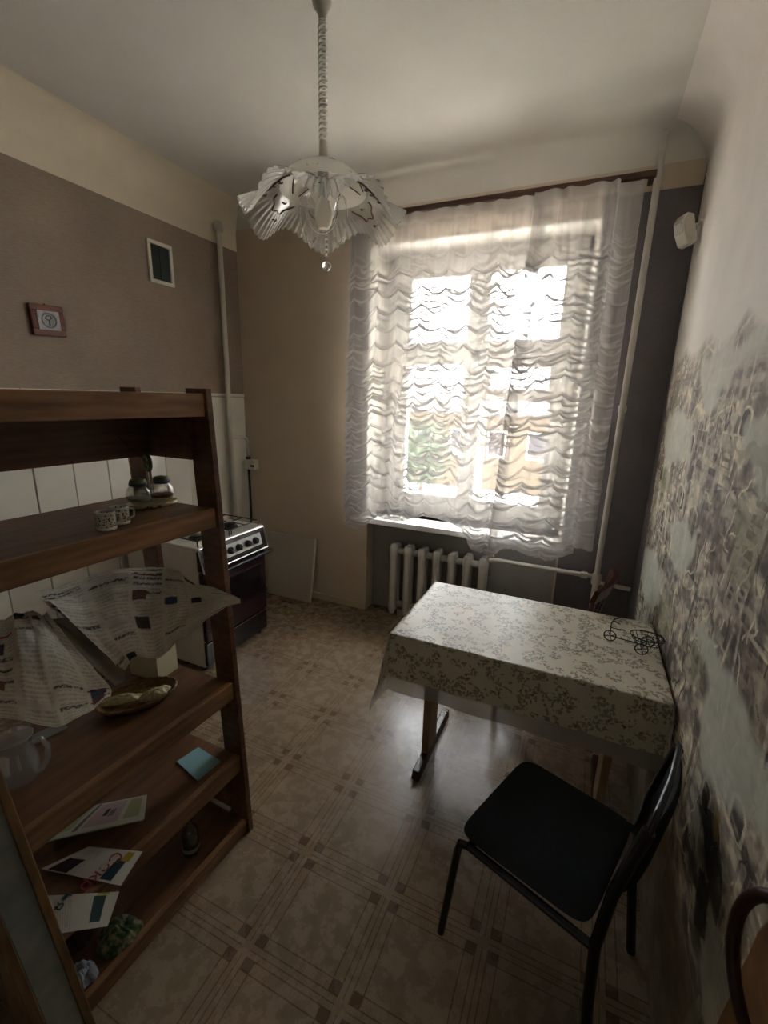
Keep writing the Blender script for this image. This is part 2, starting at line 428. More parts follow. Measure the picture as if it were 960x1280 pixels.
# tiled apron: individual glazed tiles on a grout bed
MB().box(XL, XL+.006, YN, YB, 0, 1.622).build('grout_bed', M['grout'], wl)
tile_me = None
j0 = 0.582-0.2*9
zr = [0.0, 1.622]
tm = {}
for r in range(len(zr)-1):
    h = zr[r+1]-zr[r]
    for k in range(0, 19):
        y0 = j0+.2*k; y1 = min(y0+.2, YB)
        if y0 < YN or y1-y0 < .03: continue
        key = (round(h, 3), round(y1-y0, 3))
        if key not in tm:
            b = MB(); W, H = y1-y0, h; g = .0013; ch = .003
            b.add([(0,g,g),(0,W-g,g),(0,W-g,H-g),(0,g,H-g),(.008,g+ch,g+ch),(.008,W-g-ch,g+ch),(.008,W-g-ch,H-g-ch),(.008,g+ch,H-g-ch)],
                  [(4,5,6,7),(0,1,5,4),(1,2,6,5),(2,3,7,6),(3,0,4,7)])
            o = b.build('wall_panel', M['tile'], wl); tm[key] = o
        else:
            o = tm[key].copy(); COL.objects.link(o)
        o.location = (XL+.004, y0, zr[r]); o.rotation_euler = (0, random.uniform(-.004, .004), 0)
for k in range(0, 19):                      # narrow capping tiles on top of the apron
    y0 = j0+.2*k; y1 = min(y0+.2, YB)
    if y0 < YN or y1-y0 < .03: continue
    MB().box(XL, XL+.018, y0+.001, y1-.001, 1.623, 1.645).build('capping_tile', M['tile'], wl, bevel=.004)

wr = struct(MB().box(XR, XR+.2, YN-.2, YB+.01, 0, ZC).build('wall_right', M['cream']))
wn = struct(MB().box(XL-.2, -.45, YN-.2, YN, 0, ZC).box(.45, XR+.2, YN-.2, YN, 0, ZC).box(-.45, .45, YN-.2, YN, 2.05, ZC).build('wall_near', M['beige']))
d1 = struct(MB().box(-.45, .45, YN-.20, YN-.17, 0, 2.05).build('door_1', M['white_paint']))
MB().box(-.45, -.38, YN-.19, YN+.02, 0, 2.05).box(.38, .45, YN-.19, YN+.02, 0, 2.05).box(-.45, .45, YN-.19, YN+.02, 1.98, 2.05).build('door_frame', M['white_paint'], d1)
MB().tube([(.30, YN-.16, 1.0), (.30, YN-.12, 1.0), (.22, YN-.12, 1.0)], .009).build('door_handle', M['chrome'], d1, True)

# window wall with a splayed opening and a radiator niche under the sill
NX0, NX1, ND = -.69, .672, .12
b = MB()
y0, y1 = YB, YB+WT
b.box(XL-.2, NX0, y0, y1, 0, OZ0).box(NX1, XR+.2, y0, y1, 0, OZ0).box(NX0, NX1, y0+ND, y1, 0, OZ0)
b.box(XL-.2, OX0, y0, y1, OZ0, OZ1).box(OX1, XR+.2, y0, y1, OZ0, OZ1).box(XL-.2, XR+.2, y0, y1, OZ1, ZC)
wb = struct(b.build('wall_back', M['beige']))
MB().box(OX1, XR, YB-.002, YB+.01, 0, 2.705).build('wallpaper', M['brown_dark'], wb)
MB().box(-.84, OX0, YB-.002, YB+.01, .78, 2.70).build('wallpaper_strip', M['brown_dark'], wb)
MB().box(NX0, NX1, YB+ND-.003, YB+ND+.01, 0, OZ0-.05).build('niche_paint', M['niche'], wb)
RV = .035
MB().hexa([(OX0,YB,OZ0),(OX0+.001,YB,OZ0),(OX0+RV,WY+.02,OZ0),(OX0,WY+.02,OZ0)], [(OX0,YB,OZ1),(OX0+.001,YB,OZ1),(OX0+RV,WY+.02,OZ1),(OX0,WY+.02,OZ1)]).hexa(
   [(OX1-.001,YB,OZ0),(OX1,YB,OZ0),(OX1,WY+.02,OZ0),(OX1-RV,WY+.02,OZ0)], [(OX1-.001,YB,OZ1),(OX1,YB,OZ1),(OX1,WY+.02,OZ1),(OX1-RV,WY+.02,OZ1)]).box(
   OX0, OX1, YB+.001, WY+.02, OZ1-.012, OZ1).build('window_reveal', M['reveal'], wb)
# right wall: strip of brown wallpaper turning the corner
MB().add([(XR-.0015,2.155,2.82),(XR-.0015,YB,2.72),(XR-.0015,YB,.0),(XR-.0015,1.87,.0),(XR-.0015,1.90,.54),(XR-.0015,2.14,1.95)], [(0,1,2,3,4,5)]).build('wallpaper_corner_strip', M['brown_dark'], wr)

# coves between walls and ceiling
def cove(name, p0, p1, inward, r, mat):
    pts = []; N = 10
    for i in range(N+1):
        a = PI/2*i/N; pts.append((r-r*math.cos(a), -r+r*math.sin(a)))   # horizontal offset from wall, z offset from ceiling
    b = MB(); inw = Vector(inward); A = [Vector(p0)+inw*h+Vector((0,0,z)) for h, z in pts]+[Vector(p0)-inw*.02+Vector((0,0,.02))]
    b.prism(A, Vector(p1)-Vector(p0)); return struct(b.build(name, mat, smooth=True))
cove('trim_1', (XL, YN, ZC), (XL, YB+.01, ZC), (1,0,0), .16, M['band'])
cove('trim_2', (XL, YB, ZC), (XR, YB, ZC), (0,-1,0), .13, M['ceiling'])
cove('trim_3', (XR, YN, ZC), (XR, YB+.01, ZC), (-1,0,0), .17, M['cream'])
struct(MB().box(XL+.02, NX0, YB-.014, YB, 0, .055).build('baseboard_back', M['beige'], bevel=.004))

# mural wallpaper on the right wall
def mural():
    ny, nz = 760, 560
    ys = np.linspace(-1.2, 1, ny); Z = np.linspace(.0, 1.955, nz)
    s = np.linspace(0, 1, ny)
    zz, ss = np.meshgrid(Z, s, indexing='ij')
    yend = np.interp(zz, [0, .54, 1.95], [1.87, 1.90, 2.14])
    yy = -.45+(yend+.45)*ss
    topw = 1.93-.05*np.abs(np.sin(yy*7.1))-.06*fbm(yy, yy*0, 6, 3, .3)
    cream = np.array(lin(224,213,188)[:3]); brn = np.array(lin(142,126,112)[:3]); drk = np.array(lin(74,62,56)[:3]); pale = np.array(lin(204,203,188)[:3]); olive = np.array(lin(142,140,104)[:3]); grey = np.array(lin(172,160,148)[:3])
    wx = yy+.05*(fbm(yy, zz, 4, 3, .1)-.5)-.12*zz; wz = zz+.05*(fbm(yy, zz, 5, 3, .2)-.5)
    big = fbm(wx*1.3, wz*.8, 4, 3, .4)[..., None]
    st = fbm(wx*.85, wz*.9, 15, 4, .5); fine = fbm(wx*.6, wz, 60, 3, .6)
    col = grey*(1-big)+brn*big
    k = np.clip((st-.52)*9, 0, 1)[..., None]; col = col*(1-k*.62)+drk*k*.62
    k = np.clip((.47-st)*9, 0, 1)[..., None]; col = col*(1-k*.8)+cream*k*.8
    # facades: each has its own tint, roof edge, window rows and arches
    r = np.random.default_rng(3)
    for i in range(150):
        cy, cz = r.uniform(-.4, 2.1), r.uniform(.35, 1.85); fw, fh = r.uniform(.12, .40), r.uniform(.08, .26)
        lean = r.uniform(-.35, .25)
        u = (yy-cy-(zz-cz)*lean)/fw+.5; v = (zz-cz)/fh+.5
        top = 1-.35*np.abs(u-.5)*(r.random() < .5)
        msk = (u > 0) & (u < 1) & (v > 0) & (v < top)
        tint = [grey, brn, cream*.85, brn*.8, grey*.85][r.integers(5)]
        c = np.broadcast_to(tint, col.shape).copy()
        nw, nh = r.integers(2, 5), r.integers(2, 6)
        fu, fv = (u*nw) % 1, (v*nh) % 1
        win = (fu > .28) & (fu < .72) & (fv > .2) & (fv < .8-.5*(fu-.5)**2*4)
        c[win] = drk if r.random() < .65 else cream*.95
        edge = (u < .06) | (u > .94) | (v > top-.05)
        c[edge] = cream if r.random() < .6 else drk
        a = .7*msk[..., None]*np.clip(.35+fine*1.3, 0, 1)[..., None]
        col = col*(1-a)+c*a
    # towers, roof lines and window strokes: thin crisp lines
    for i in range(520):
        cy, cz, L, wd = r.uniform(-.3, 2.05), r.uniform(.45, 1.86), r.uniform(.03, .12), r.uniform(.003, .009)
        lean = r.uniform(-.4, .6) if r.random() < .55 else r.uniform(-4, 4)
        nn = math.hypot(1, lean); al = (zz-cz)*1/nn+(yy-cy)*lean/nn; ac = (yy-cy)*1/nn-(zz-cz)*lean/nn
        mk = ((np.abs(al) < L/2) & (np.abs(ac+.004*np.sin(al*90)) < wd/2)); col[mk] = (cream*1.0 if r.random() < .62 else drk)
    # arched openings
    for i in range(14):
        cy, cz, aw = r.uniform(-.3, 1.9), r.uniform(.7, 1.7), r.uniform(.03, .06)
        d = np.sqrt(((yy-cy)/aw)**2+(np.maximum(zz-cz, 0)/(aw*.6))**2+(np.minimum(zz-cz+.04, 0)/.01)**2)
        ring = np.abs(d-1) < .18; col[ring] = cream; col[d < .8] = drk*1.2
    k = np.clip((fine-.5)*5, -1, 1)[..., None]; col = np.clip(col*(1+k*.28), 0, 1)
    st2 = fbm(wx*.5+wz*.25, wz*.8, 30, 3, .55); k = np.clip((st2-.55)*9, 0, 1)[..., None]*.35; col = col*(1-k)+drk*k
    k = np.clip((.44-st2)*9, 0, 1)[..., None]*.4; col = col*(1-k)+cream*k
    nz1 = fbm(yy, zz, 9, 4, .7)-.5; nz2 = fbm(yy, zz, 9, 4, .8)-.5
    py, pz = yy+nz1*.09, zz+nz2*.09
    P = {'p1': [(1.38,1.81),(.99,1.83),(.66,1.83),(.30,1.80),(.30,1.74),(.64,1.76),(.86,1.77),(.89,1.72),(1.0,1.69),(1.01,1.64),(1.18,1.64),(1.32,1.73)],
     'p2': [(1.95,1.61),(1.32,1.6),(1.22,1.45),(1.45,1.42),(1.76,1.37),(1.97,1.48)],
     'p3': [(1.39,1.15),(1.15,1.23),(.94,1.25),(.92,1.17),(1.05,1.06),(1.26,1.05)],
     'p4': [(2.05,.89),(1.82,.95),(1.33,.96),(1.33,.85),(1.63,.69),(1.88,.74)],
     'p5': [(.8,.98),(.66,1.04),(.53,1.05),(.36,1.07),(.27,1.06),(.19,1.05),(.05,1.02),(.05,.95),(.17,.9),(.27,.86),(.41,.78),(.52,.86),(.48,.96),(.59,.97)],
     'p6': [(.19,.65),(.09,.65),(-.05,.65),(-.05,.52),(.07,.42),(.17,.50)], 'p7': [(.69,1.61),(.45,1.67),(.25,1.55),(.44,1.45),(.6,1.53)], 'p8': [(.1,1.35),(-.2,1.4),(-.3,1.2),(.0,1.15)]}
    soft = lambda nm: in_poly(py, pz, P[nm]).astype(float)
    for nm in P:
        mk = soft(nm)
        for q in range(4): mk = (mk+np.roll(mk, 2, 0)+np.roll(mk, -2, 0)+np.roll(mk, 2, 1)+np.roll(mk, -2, 1))/5
        tone = pale*(.92+.16*fbm(yy, zz, 14, 3, .9))[..., None]
        ma = (.85*mk*np.clip(.75+.5*fine, 0, 1))[..., None]; col = col*(1-ma)+tone*ma
    for poly in ([(.77,.95),(.59,.97),(.53,.91),(.63,.87)], [(.77,1.57),(.52,1.51),(.39,1.44),(.48,1.56)], [(1.9,1.38),(1.6,1.37),(1.5,1.28),(1.8,1.25)], [(.6,1.42),(.4,1.40),(.38,1.28),(.55,1.25)], [(1.3,.9),(1.1,.92),(1.0,.8),(1.2,.78)]):
        mk = in_poly(py, pz, poly)[..., None]*.6*np.clip(fine*1.6, 0, 1)[..., None]; col = col*(1-mk)+olive*mk
    for poly in ([(.39,.71),(.26,.81),(.14,.7),(.15,.64),(.29,.66)], [(.30,.62),(.22,.66),(.17,.55),(.24,.5)]):
        mk = in_poly(py, pz, poly)[..., None]*.8; col = col*(1-mk)+np.array(lin(62,54,48)[:3])*mk
    mk = (in_poly(py, pz, [(.31,.80),(.25,.82),(.22,.76),(.27,.74)])*.6)[..., None]; col = col*(1-mk)+np.array(lin(170,140,66)[:3])*mk
    # plain ground at the bottom of the picture
    mk = np.clip((.46-pz)*14, 0, 1)[..., None]*.85; col = col*(1-mk)+np.array(lin(128,112,88)[:3])*mk
    # fade out into the plain paper at the top
    base = np.array((.79,.73,.655)); k = np.clip((zz-(topw-.05))/.07, 0, 1)[..., None]
    k = np.maximum(k, np.clip((zz-1.5)/.5, 0, 1)[..., None]*.45); col = col*(1-k)+base*k
    Pt = np.stack([np.full_like(yy, XR-.0022), yy, zz], -1)
    return grid_mesh('mural_wallpaper', Pt[:, ::-1], M['mural_print'], wr, col[:, ::-1])
mural()

# ------------------------------------------------------------------ window
win = bpy.data.objects.new('window_1', None); COL.objects.link(win); win.location = (0, WY, 0); win['kind'] = 'structure'
def wbox(name, x0, x1, z0, z1, y0=0, y1=.06, par=None, mat='white_paint', bev=.004):
    return MB().box(x0, x1, y0, y1, z0, z1).build(name, M[mat], par or win, bevel=bev)
ix0, ix1 = OX0+.03, OX1-.03
MUL0, MUL1, TR0, TR1 = -.045, .018, 1.92, 1.985
wbox('jamb', OX0+.001, ix0+.03, OZ0, OZ1); wbox('jamb', ix1-.03, OX1-.001, OZ0, OZ1)
wbox('head', OX0, OX1, OZ1-.08, OZ1-.001); wbox('bottom_rail', OX0, OX1, OZ0+.001, OZ0+.06)
wbox('mullion', MUL0, MUL1, OZ0, OZ1, -.012, .06); wbox('transom', ix0, ix1, TR0, TR1, -.012, .06)
def sash(x0, x1, z0, z1, px0, px1, pz0, pz1, handle=False):
    y0, y1 = -.02, .035
    s = MB().box(x0, px0, y0, y1, z0, z1).box(px1, x1, y0, y1, z0, z1).box(px0, px1, y0, y1, pz1, z1).box(px0, px1, y0, y1, z0, pz0).build('sash', M['white_paint'], win, bevel=.005)
    MB().box(px0-.003, px1+.003, .006, .009, pz0-.003, pz1+.003).build('pane', M['pane'], s)
    if handle: MB().tube([(px0-.03, y0, z0+.3), (px0-.03, y0-.03, z0+.3), (px0-.03, y0-.03, z0+.2)], .007).build('sash_handle', M['chrome'], s, True)
sash(-.64, MUL0, TR1, 2.54, -.497, -.085, 2.036, 2.448)
sash(MUL1, .63, TR1, 2.54, .060, .510, 2.04, 2.458)
sash(-.64, MUL0, OZ0+.06, TR0, -.503, -.083, .937, 1.881, False)
sash(MUL1, .63, 1.70, TR0, .105, .482, 1.727, 1.862)
sash(MUL1, .63, OZ0+.06, 1.70, .045, .500, .937, 1.640)
# outer sash layer of the double window
wbox('outer_frame', OX0, -.58, OZ0, OZ1, .14, .18); wbox('outer_frame', .58, OX1, OZ0, OZ1, .14, .18)
wbox('outer_frame', MUL0, MUL1+.04, OZ0, OZ1, .14, .18); wbox('outer_frame', OX0, OX1, OZ0, .90, .14, .18)
wbox('outer_frame', OX0, OX1, 2.49, OZ1, .14, .18); wbox('outer_frame', OX0, OX1, 1.91, 2.01, .14, .18)
sl = struct(MB().box(OX0-.02, OX1+.03, YB-.055, WY+.02, OZ0-.042, OZ0).build('trim_4', M['white_paint'], bevel=.006))

# ------------------------------------------------------------------ outside
gr = struct(MB().box(-40, 40, YB+WT+.05, 70, -3.3, -3.2).build('ground_outside', plain('snowy_ground', (.84,.83,.81,1), .9, .06, .3)))
def house(name, label, x0, x1, y, z1, c, nw):
    h = thing(name, label, 'building', ((x0+x1)/2, y, -3.2)); W = x1-x0; H = z1+3.2
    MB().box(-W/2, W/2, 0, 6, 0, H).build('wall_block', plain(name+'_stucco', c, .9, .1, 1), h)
    MB().prism([(-W/2-.3, -.3, H), (W/2+.3, -.3, H), (W/2+.3, 3, H+.9), (-W/2-.3, 3, H+.9)], (0, 0, .1)).build('roof', plain(name+'_roof', (.05,.05,.05,1), .9), h)
    for i in range(nw):
        x = -W/2+W*(i+.5)/nw
        f = MB().box(x-.5, x+.5, -.03, .05, H*.45, H*.80).build('window', M['white_paint'], h)
        MB().box(x-.42, x+.42, -.045, -.03, H*.47, H*.78).build('pane', M['oven_glass'], f)
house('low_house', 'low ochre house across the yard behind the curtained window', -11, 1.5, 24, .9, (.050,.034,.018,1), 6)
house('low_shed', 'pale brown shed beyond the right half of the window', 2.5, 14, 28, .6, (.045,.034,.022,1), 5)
def tree(x, y, h, label, seed):
    r = random.Random(seed); t = thing('yard_tree', label, 'tree', (x, y, -3.2))
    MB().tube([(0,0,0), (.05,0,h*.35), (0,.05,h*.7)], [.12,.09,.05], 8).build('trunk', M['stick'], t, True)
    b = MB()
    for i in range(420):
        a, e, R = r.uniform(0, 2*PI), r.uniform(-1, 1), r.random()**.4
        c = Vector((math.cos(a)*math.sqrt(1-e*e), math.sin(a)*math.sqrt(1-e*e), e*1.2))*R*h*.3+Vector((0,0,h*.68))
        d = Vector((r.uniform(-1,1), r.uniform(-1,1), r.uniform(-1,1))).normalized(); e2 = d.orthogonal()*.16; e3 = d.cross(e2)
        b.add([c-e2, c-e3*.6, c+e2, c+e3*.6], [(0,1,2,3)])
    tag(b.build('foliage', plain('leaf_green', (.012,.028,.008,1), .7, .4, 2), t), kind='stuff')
tree(1.2, 13, 3.6, 'small green tree in the yard seen through the right lower pane', 2)
tree(-5.5, 17, 3.9, 'green tree in the yard seen through the left lower pane', 5)

# ------------------------------------------------------------------ curtains and rod
rod = thing('curtain_rod', 'brown wooden curtain rod along the top of the window wall', 'curtain rod', (0, YB-.10, 2.745))
MB().box(-.86, .905, -.012, .012, -.016, .016).build('rail', M['rod'], rod, bevel=.004)
for x in (-.84, .0, .885): MB().box(x-.012, x+.012, .0, .10, -.012, .012).build('bracket', M['rod'], rod)

def curtain(name, label, tx0, tx1, bx0, bx1, hem, seed, ztop=2.727, yc=2.085, group=None, open_t=1.0):
    nu, nv = int(230*(bx1-bx0)+60), 640
    u = np.linspace(0, 1, nu); v = np.linspace(0, 1, nv); V, U = np.meshgrid(v, u, indexing='ij')
    hx = np.array([h[0] for h in hem]); hz = np.array([h[1] for h in hem])
    BX = bx0+(bx1-bx0)*U; TX = tx0+(tx1-tx0)*U
    X = TX*(1-V)+BX*V
    hemz = np.interp(BX, hx, hz)
    ker = np.ones(9)/9
    hemz = np.stack([np.convolve(np.pad(hemz[0], 4, 'edge'), ker, 'valid')]*nv)
    Z = ztop+(hemz-ztop)*V
    s = (TX+BX)/2
    n1 = fbm(s, Z*.25, 3.5, 3, seed); n2 = fbm(s, Z*.5, 9, 2, seed+.1); n3 = fbm(s, Z, 7, 3, seed+.2)
    ple = np.sin(2*PI*(s/.125+n1*1.6))
    amp = .013*(1-.35*V)
    Y = yc+amp*ple+.006*(n2-.5)
    # shirred swags between vertical tapes
    tape = .15; wv = (s/tape+.15*n1) % 1.0
    sag = 4*wv*(1-wv)*.030*(1+.8*(n1-.5))+.008*np.abs(wv-.5)
    lam = .042
    ph = (Z-(-sag))/lam+2.2*n3+.6*fbm(s, Z, 15, 2, seed+.3)
    fr = np.abs((ph % 1.0)-.5)*2
    rip = np.exp(-((1-fr)/.34)**4)
    ph2 = (Z+sag*1.4)/.105+1.4*n1+.5
    fr2 = np.abs((ph2 % 1.0)-.5)*2; rip2 = np.exp(-((1-fr2)/.16)**4)
    ramp = np.clip((V-.09)/.08, 0, 1)*(.8+.2*V)
    a1 = np.clip((fbm(s*1.3, Z*1.6, 5, 3, seed+.4)-.36)*5, 0, 1)
    Y = Y-ramp*(.0055*rip*a1+.009*rip2)
    Z = Z-ramp*.003*rip2
    gather = np.minimum(ramp*1.25, 1)*np.clip(1.25*rip*a1+1.25*rip2*(.5+.5*a1), 0, 1.0)
    tapes = np.exp(-((np.minimum(wv, 1-wv))/.03)**2)*.22
    gather = np.maximum(gather, tapes)
    foldl = np.clip(ple, 0, 1)**10*.35; gather = np.maximum(gather, foldl)
    gather = np.maximum(gather, np.clip((.035-V)/.01, 0, 1)*.75)          # heading tape
    gather = np.maximum(gather, np.clip((V-.982)/.008, 0, 1)*.55)         # hem
    side = np.maximum(np.clip((.016-U)/.004, 0, 1), np.clip((U-.984)/.004, 0, 1)); gather = np.maximum(gather, side*.7)
    gather = 1-(1-gather)*open_t
    P = np.stack([X, Y, Z], -1)
    return tag(grid_mesh(name, P, M['sheer'], None, attr=gather), label, 'curtain', group)
curtain('sheer_curtain', 'wide white ruched sheer curtain over the left part of the window', -.80, .42, -.83, .30,
        [(-.83,.725),(-.78,.70),(-.72,.693),(-.64,.74),(-.56,.815),(-.45,.80),(-.37,.80),(-.28,.84),(-.2,.868),(-.06,.85),(.06,.82),(.10,.74),(.135,.68),(.22,.665),(.28,.643),(.30,.66)], .31)
curtain('sheer_curtain', 'narrower white ruched sheer curtain over the right part of the window', .34, .75, .25, .765,
        [(.25,.66),(.30,.68),(.35,.73),(.406,.736),(.5,.715),(.6,.70),(.65,.705),(.72,.74),(.765,.775)], .57, yc=2.050)
curtain('sheer_curtain', 'dim bunched sheer curtain edge hanging right of the window against brown wall', .73, .86, .735, .87,
        [(.735,.80),(.80,.79),(.87,.78)], .83, yc=2.10, open_t=.75)

# ------------------------------------------------------------------ radiator and pipes
rad = thing('radiator', 'white cast iron radiator with seven fins in the niche below the window', 'radiator', (-.125, YB+.03, .03))
sec = None
for i in range(7):
    x = -.335+i*.1115
    if sec is None:
        b = MB(); pts = []
        for k in range(17):
            t = k/16; z = .0+.555*t; e = 1 if .06 < t < .94 else .55
            pts.append((0, -.02, z))
        prof = [(.018,.0),(.03,.03),(.030,.06),(.027,.10),(.027,.46),(.030,.50),(.032,.53),(.022,.556),(.006,.562)]
        b.lathe(prof, 12, (0, -.035, 0)); b.lathe(prof, 12, (0, .035, 0))
        b.box(-.008, .008, -.06, .06, .02, .545)
        sec = b.build('fin', M['radiator'], rad, True); o = sec
    else:
        o = sec.copy(); COL.objects.link(o)
    o.location = (x, 0, 0)
MB().tube([(-.36, 0, .50), (.36, 0, .50)], .024, 12).build('header_pipe', M['radiator'], rad, True)
MB().tube([(-.36, 0, .07), (.36, 0, .07)], .024, 12).build('header_pipe', M['radiator'], rad, True)
for x in (-.28, .28): MB().box(x-.02, x+.02, -.02, .02, -.03, .03).build('foot', M['radiator'], rad)

rp = thing('heating_riser', 'white vertical heating pipe in the dark right corner of window wall', 'pipe', (.915, 2.132, 0))
MB().tube([(0,0,.02), (0,0,2.94)], .017, 12).build('pipe', M['pipe'], rp, True)
MB().tube([(-.655, .02, .60), (-.60, 0, .615), (-.02, 0, .615)], .015, 10).build('branch_pipe', M['pipe'], rp, True)
MB().tube([(.02, 0, .580), (.19, 0, .572)], .013, 10).build('branch_pipe', M['pipe'], rp, True)
MB().lathe([(.024,-.035),(.028,-.02),(.028,.02),(.024,.035)], 12, (0,0,.60)).build('pipe_tee', M['pipe'], rp, True)
MB().lathe([(.020,-.02),(.023,0),(.020,.02)], 12, (0,0,1.62)).build('pipe_collar', M['pipe'], rp, True)
MB().box(-.09, -.05, -.02, .02, .597, .633).build('valve', M['pipe'], rp, bevel=.006)

gp = thing('gas_riser', 'cream vertical gas pipe with bent branch in left corner above the stove', 'pipe', (XL+.06, 1.955, 0))
MB().tube([(0,0,.02), (0,0,2.80)], .0175, 12).build('pipe', M['pipe'], gp, True)
MB().lathe([(.026,0),(.034,.01),(.034,.045),(.024,.06)], 12, (0,0,2.74)).build('pipe_cap', M['pipe'], gp, True)
yb = YB-.06-1.955
path = [(0, 0, 1.315), (0, yb*.6, 1.312)]
for k in range(7):
    a = PI/2*k/6; path.append((0+.045*(1-math.cos(a))*.4, yb*.62+.045*math.sin(a), 1.312-.045*(1-math.cos(a))))
path = [(0.0,.0,1.315), (.0,.11,1.313), (.006,.145,1.308), (.010,.165,1.294), (.012,.172,1.27), (.012,.172,1.16)]
MB().tube(path, .0125, 10).build('branch_pipe', M['pipe'], gp, True)
MB().lathe([(.0175,-.014),(.021,0),(.0175,.014)], 12, (0,0,.88)).build('pipe_collar', M['pipe'], gp, True)
gm = thing('gas_cutoff', 'small cream gas valve box between the bent pipe and black hose', 'valve', (XL+.072, 2.127, 1.085))
MB().box(-.02, .085, -.035, .03, -.035, .045).build('casing', M['meter'], gm, bevel=.010)
MB().lathe([(.02,0),(.02,.018),(.014,.02)], 14, (0,0,.045)).build('collar', M['black_plastic'], gm, True)
MB().box(.055, .086, -.041, -.034, -.01, .006).build('display', M['black_plastic'], gm)
MB().tube([(0,0,-.03), (.004,0,-.2), (.012,-.01,-.4), (.02,-.03,-.55)], .009, 8).build('hose', M['hose'], gm, True)

# ------------------------------------------------------------------ stove
st = thing('gas_stove', 'white gas stove with dark maroon oven door standing at the left wall', 'stove', (-1.46, 1.275, 0))
SW = .28
MB().box(-.30, .285, -SW, SW, .03, .775).build('body', M['enamel'], st, bevel=.006)
MB().box(-.30, .30, -SW-.004, SW+.004, .775, .797).build('hob', M['enamel'], st, bevel=.006)
MB().box(-.32, -.30, -SW, SW, .775, .85).build('back_guard', M['enamel'], st, bevel=.004)
# slanted control fascia
MB().prism([(.285,-SW,.775),(.30,-SW,.790),(.335,-SW,.655),(.285,-SW,.655)], (0, 2*SW, 0)).build('fascia', M['maroon'], st, bevel=.004)
fn = Vector((.135, 0, .035)).normalized(); fc = Vector((.3175, 0, .7225)); fu = Vector((-.035, 0, .135)).normalized()
def fpt(y, h, d=0): return fc+fu*h+fn*d+Vector((0, y, 0))
MB().hexa([fpt(-.235,-.042,-.002), fpt(.235,-.042,-.002), fpt(.235,.036,-.002), fpt(-.235,.036,-.002)], [fpt(-.235,-.042,.003), fpt(.235,-.042,.003), fpt(.235,.036,.003), fpt(-.235,.036,.003)]).build('control_panel', M['enamel'], st)
kn = []
for i, y in enumerate((-.19, -.12, -.05, .02, .10, .175)):
    Mx = Matrix.Translation(fpt(y, -.004, .003)) @ fn.to_track_quat('Z', 'Y').to_matrix().to_4x4()
    b = MB(); b.lathe([(.023,0),(.022,.012),(.017,.014),(.015,.024),(.004,.025)], 16); b.box(-.004, .004, -.018, .018, .012, .028)
    b.v = [tuple(Mx @ Vector(q)) for q in b.v]; b.build('knob', M['black_plastic'], st, True)
MB().tube([(.303,-SW,.789), (.303,SW,.789)], .006, 8).build('chrome_trim', M['chrome'], st, True)
MB().tube([(.338,-SW,.652), (.338,SW,.652)], .005, 8).build('chrome_trim', M['chrome'], st, True)
for s in (-1, 1): MB().tube([(.303,s*SW,.789), (.338,s*SW,.652)], .005, 8).build('chrome_trim', M['chrome'], st, True)
dr = MB().box(.285, .315, -SW+.005, SW-.005, .205, .640).build('oven_door', M['maroon'], st, bevel=.006)
MB().box(.314, .318, -SW+.06, SW-.06, .33, .545).build('oven_window', M['oven_glass'], dr)
hb = MB().tube([(.345,-SW-.0,.618), (.345,SW+.03,.618)], .011, 10).build('oven_handle', M['black_plastic'], dr, True)
for y in (-.2, .2): MB().box(.312, .345, y-.01, y+.01, .610, .626).build('handle_post', M['black_plastic'], dr)
dw = MB().box(.285, .308, -SW+.005, SW-.005, .045, .195).build('drawer', M['oven_glass'], st, bevel=.004)
MB().box(.305, .311, -SW+.01, SW-.01, .186, .192).build('drawer_trim', M['chrome'], dw)
for x in (-.26, .25):
    for y in (-.25, .25): MB().lathe([(.018,0),(.018,.03),(.012,.032)], 10, (x,y,0)).build('foot', M['black_plastic'], st)
for bx in (-.14, .15):
    for by in (-.135, .135):
        MB().lathe([(.05,.797),(.05,.806),(.036,.808),(.036,.818),(.006,.820)], 18, (bx,by,0)).build('burner', M['cast_iron'], st, True)
for by in (-.135, .135):                                   # two wire pan grids
    b = MB(); z = .832
    for q in ([(-.27,by-.125,z),(.28,by-.125,z)], [(-.27,by+.125,z),(.28,by+.125,z)], [(-.27,by-.125,z),(-.27,by+.125,z)], [(.28,by-.125,z),(.28,by+.125,z)], [(.005,by-.125,z),(.005,by+.125,z)]): b.tube(q, .0035, 6)
    for bx in (-.14, .15):
        for dx, dy in ((1,0),(-1,0),(0,1),(0,-1)): b.tube([(bx+dx*.03,by+dy*.03,z),(bx+dx*(.13),by+dy*.125,z)], .0035, 6)
    for x in (-.27, .28):
        for y in (by-.125, by+.125): b.tube([(x,y,.797),(x,y,z)], .0035, 6)
    b.build('pan_grid', M['cast_iron'], st)

# flat white panel leaning in the corner
pn = thing('hardboard_sheet', 'flat pale hardboard sheet leaning on the back wall beside the stove', 'board', (-1.36, 2.08, 0))
MB().hexa([(-.22,0,0),(.215,0,0),(.215,.012,0),(-.22,.012,0)], [(-.22,.085,.525),(.22,.085,.525),(.22,.097,.525),(-.22,.097,.525)]).build('sheet', M['sheet'], pn, bevel=.003)
MB().hexa([(.212,-.003,0),(.222,-.003,0),(.222,.014,0),(.212,.014,0)], [(.217,.082,.53),(.227,.082,.53),(.227,.099,.53),(.217,.099,.53)]).build('edge_strip', M['white_paint'], pn)

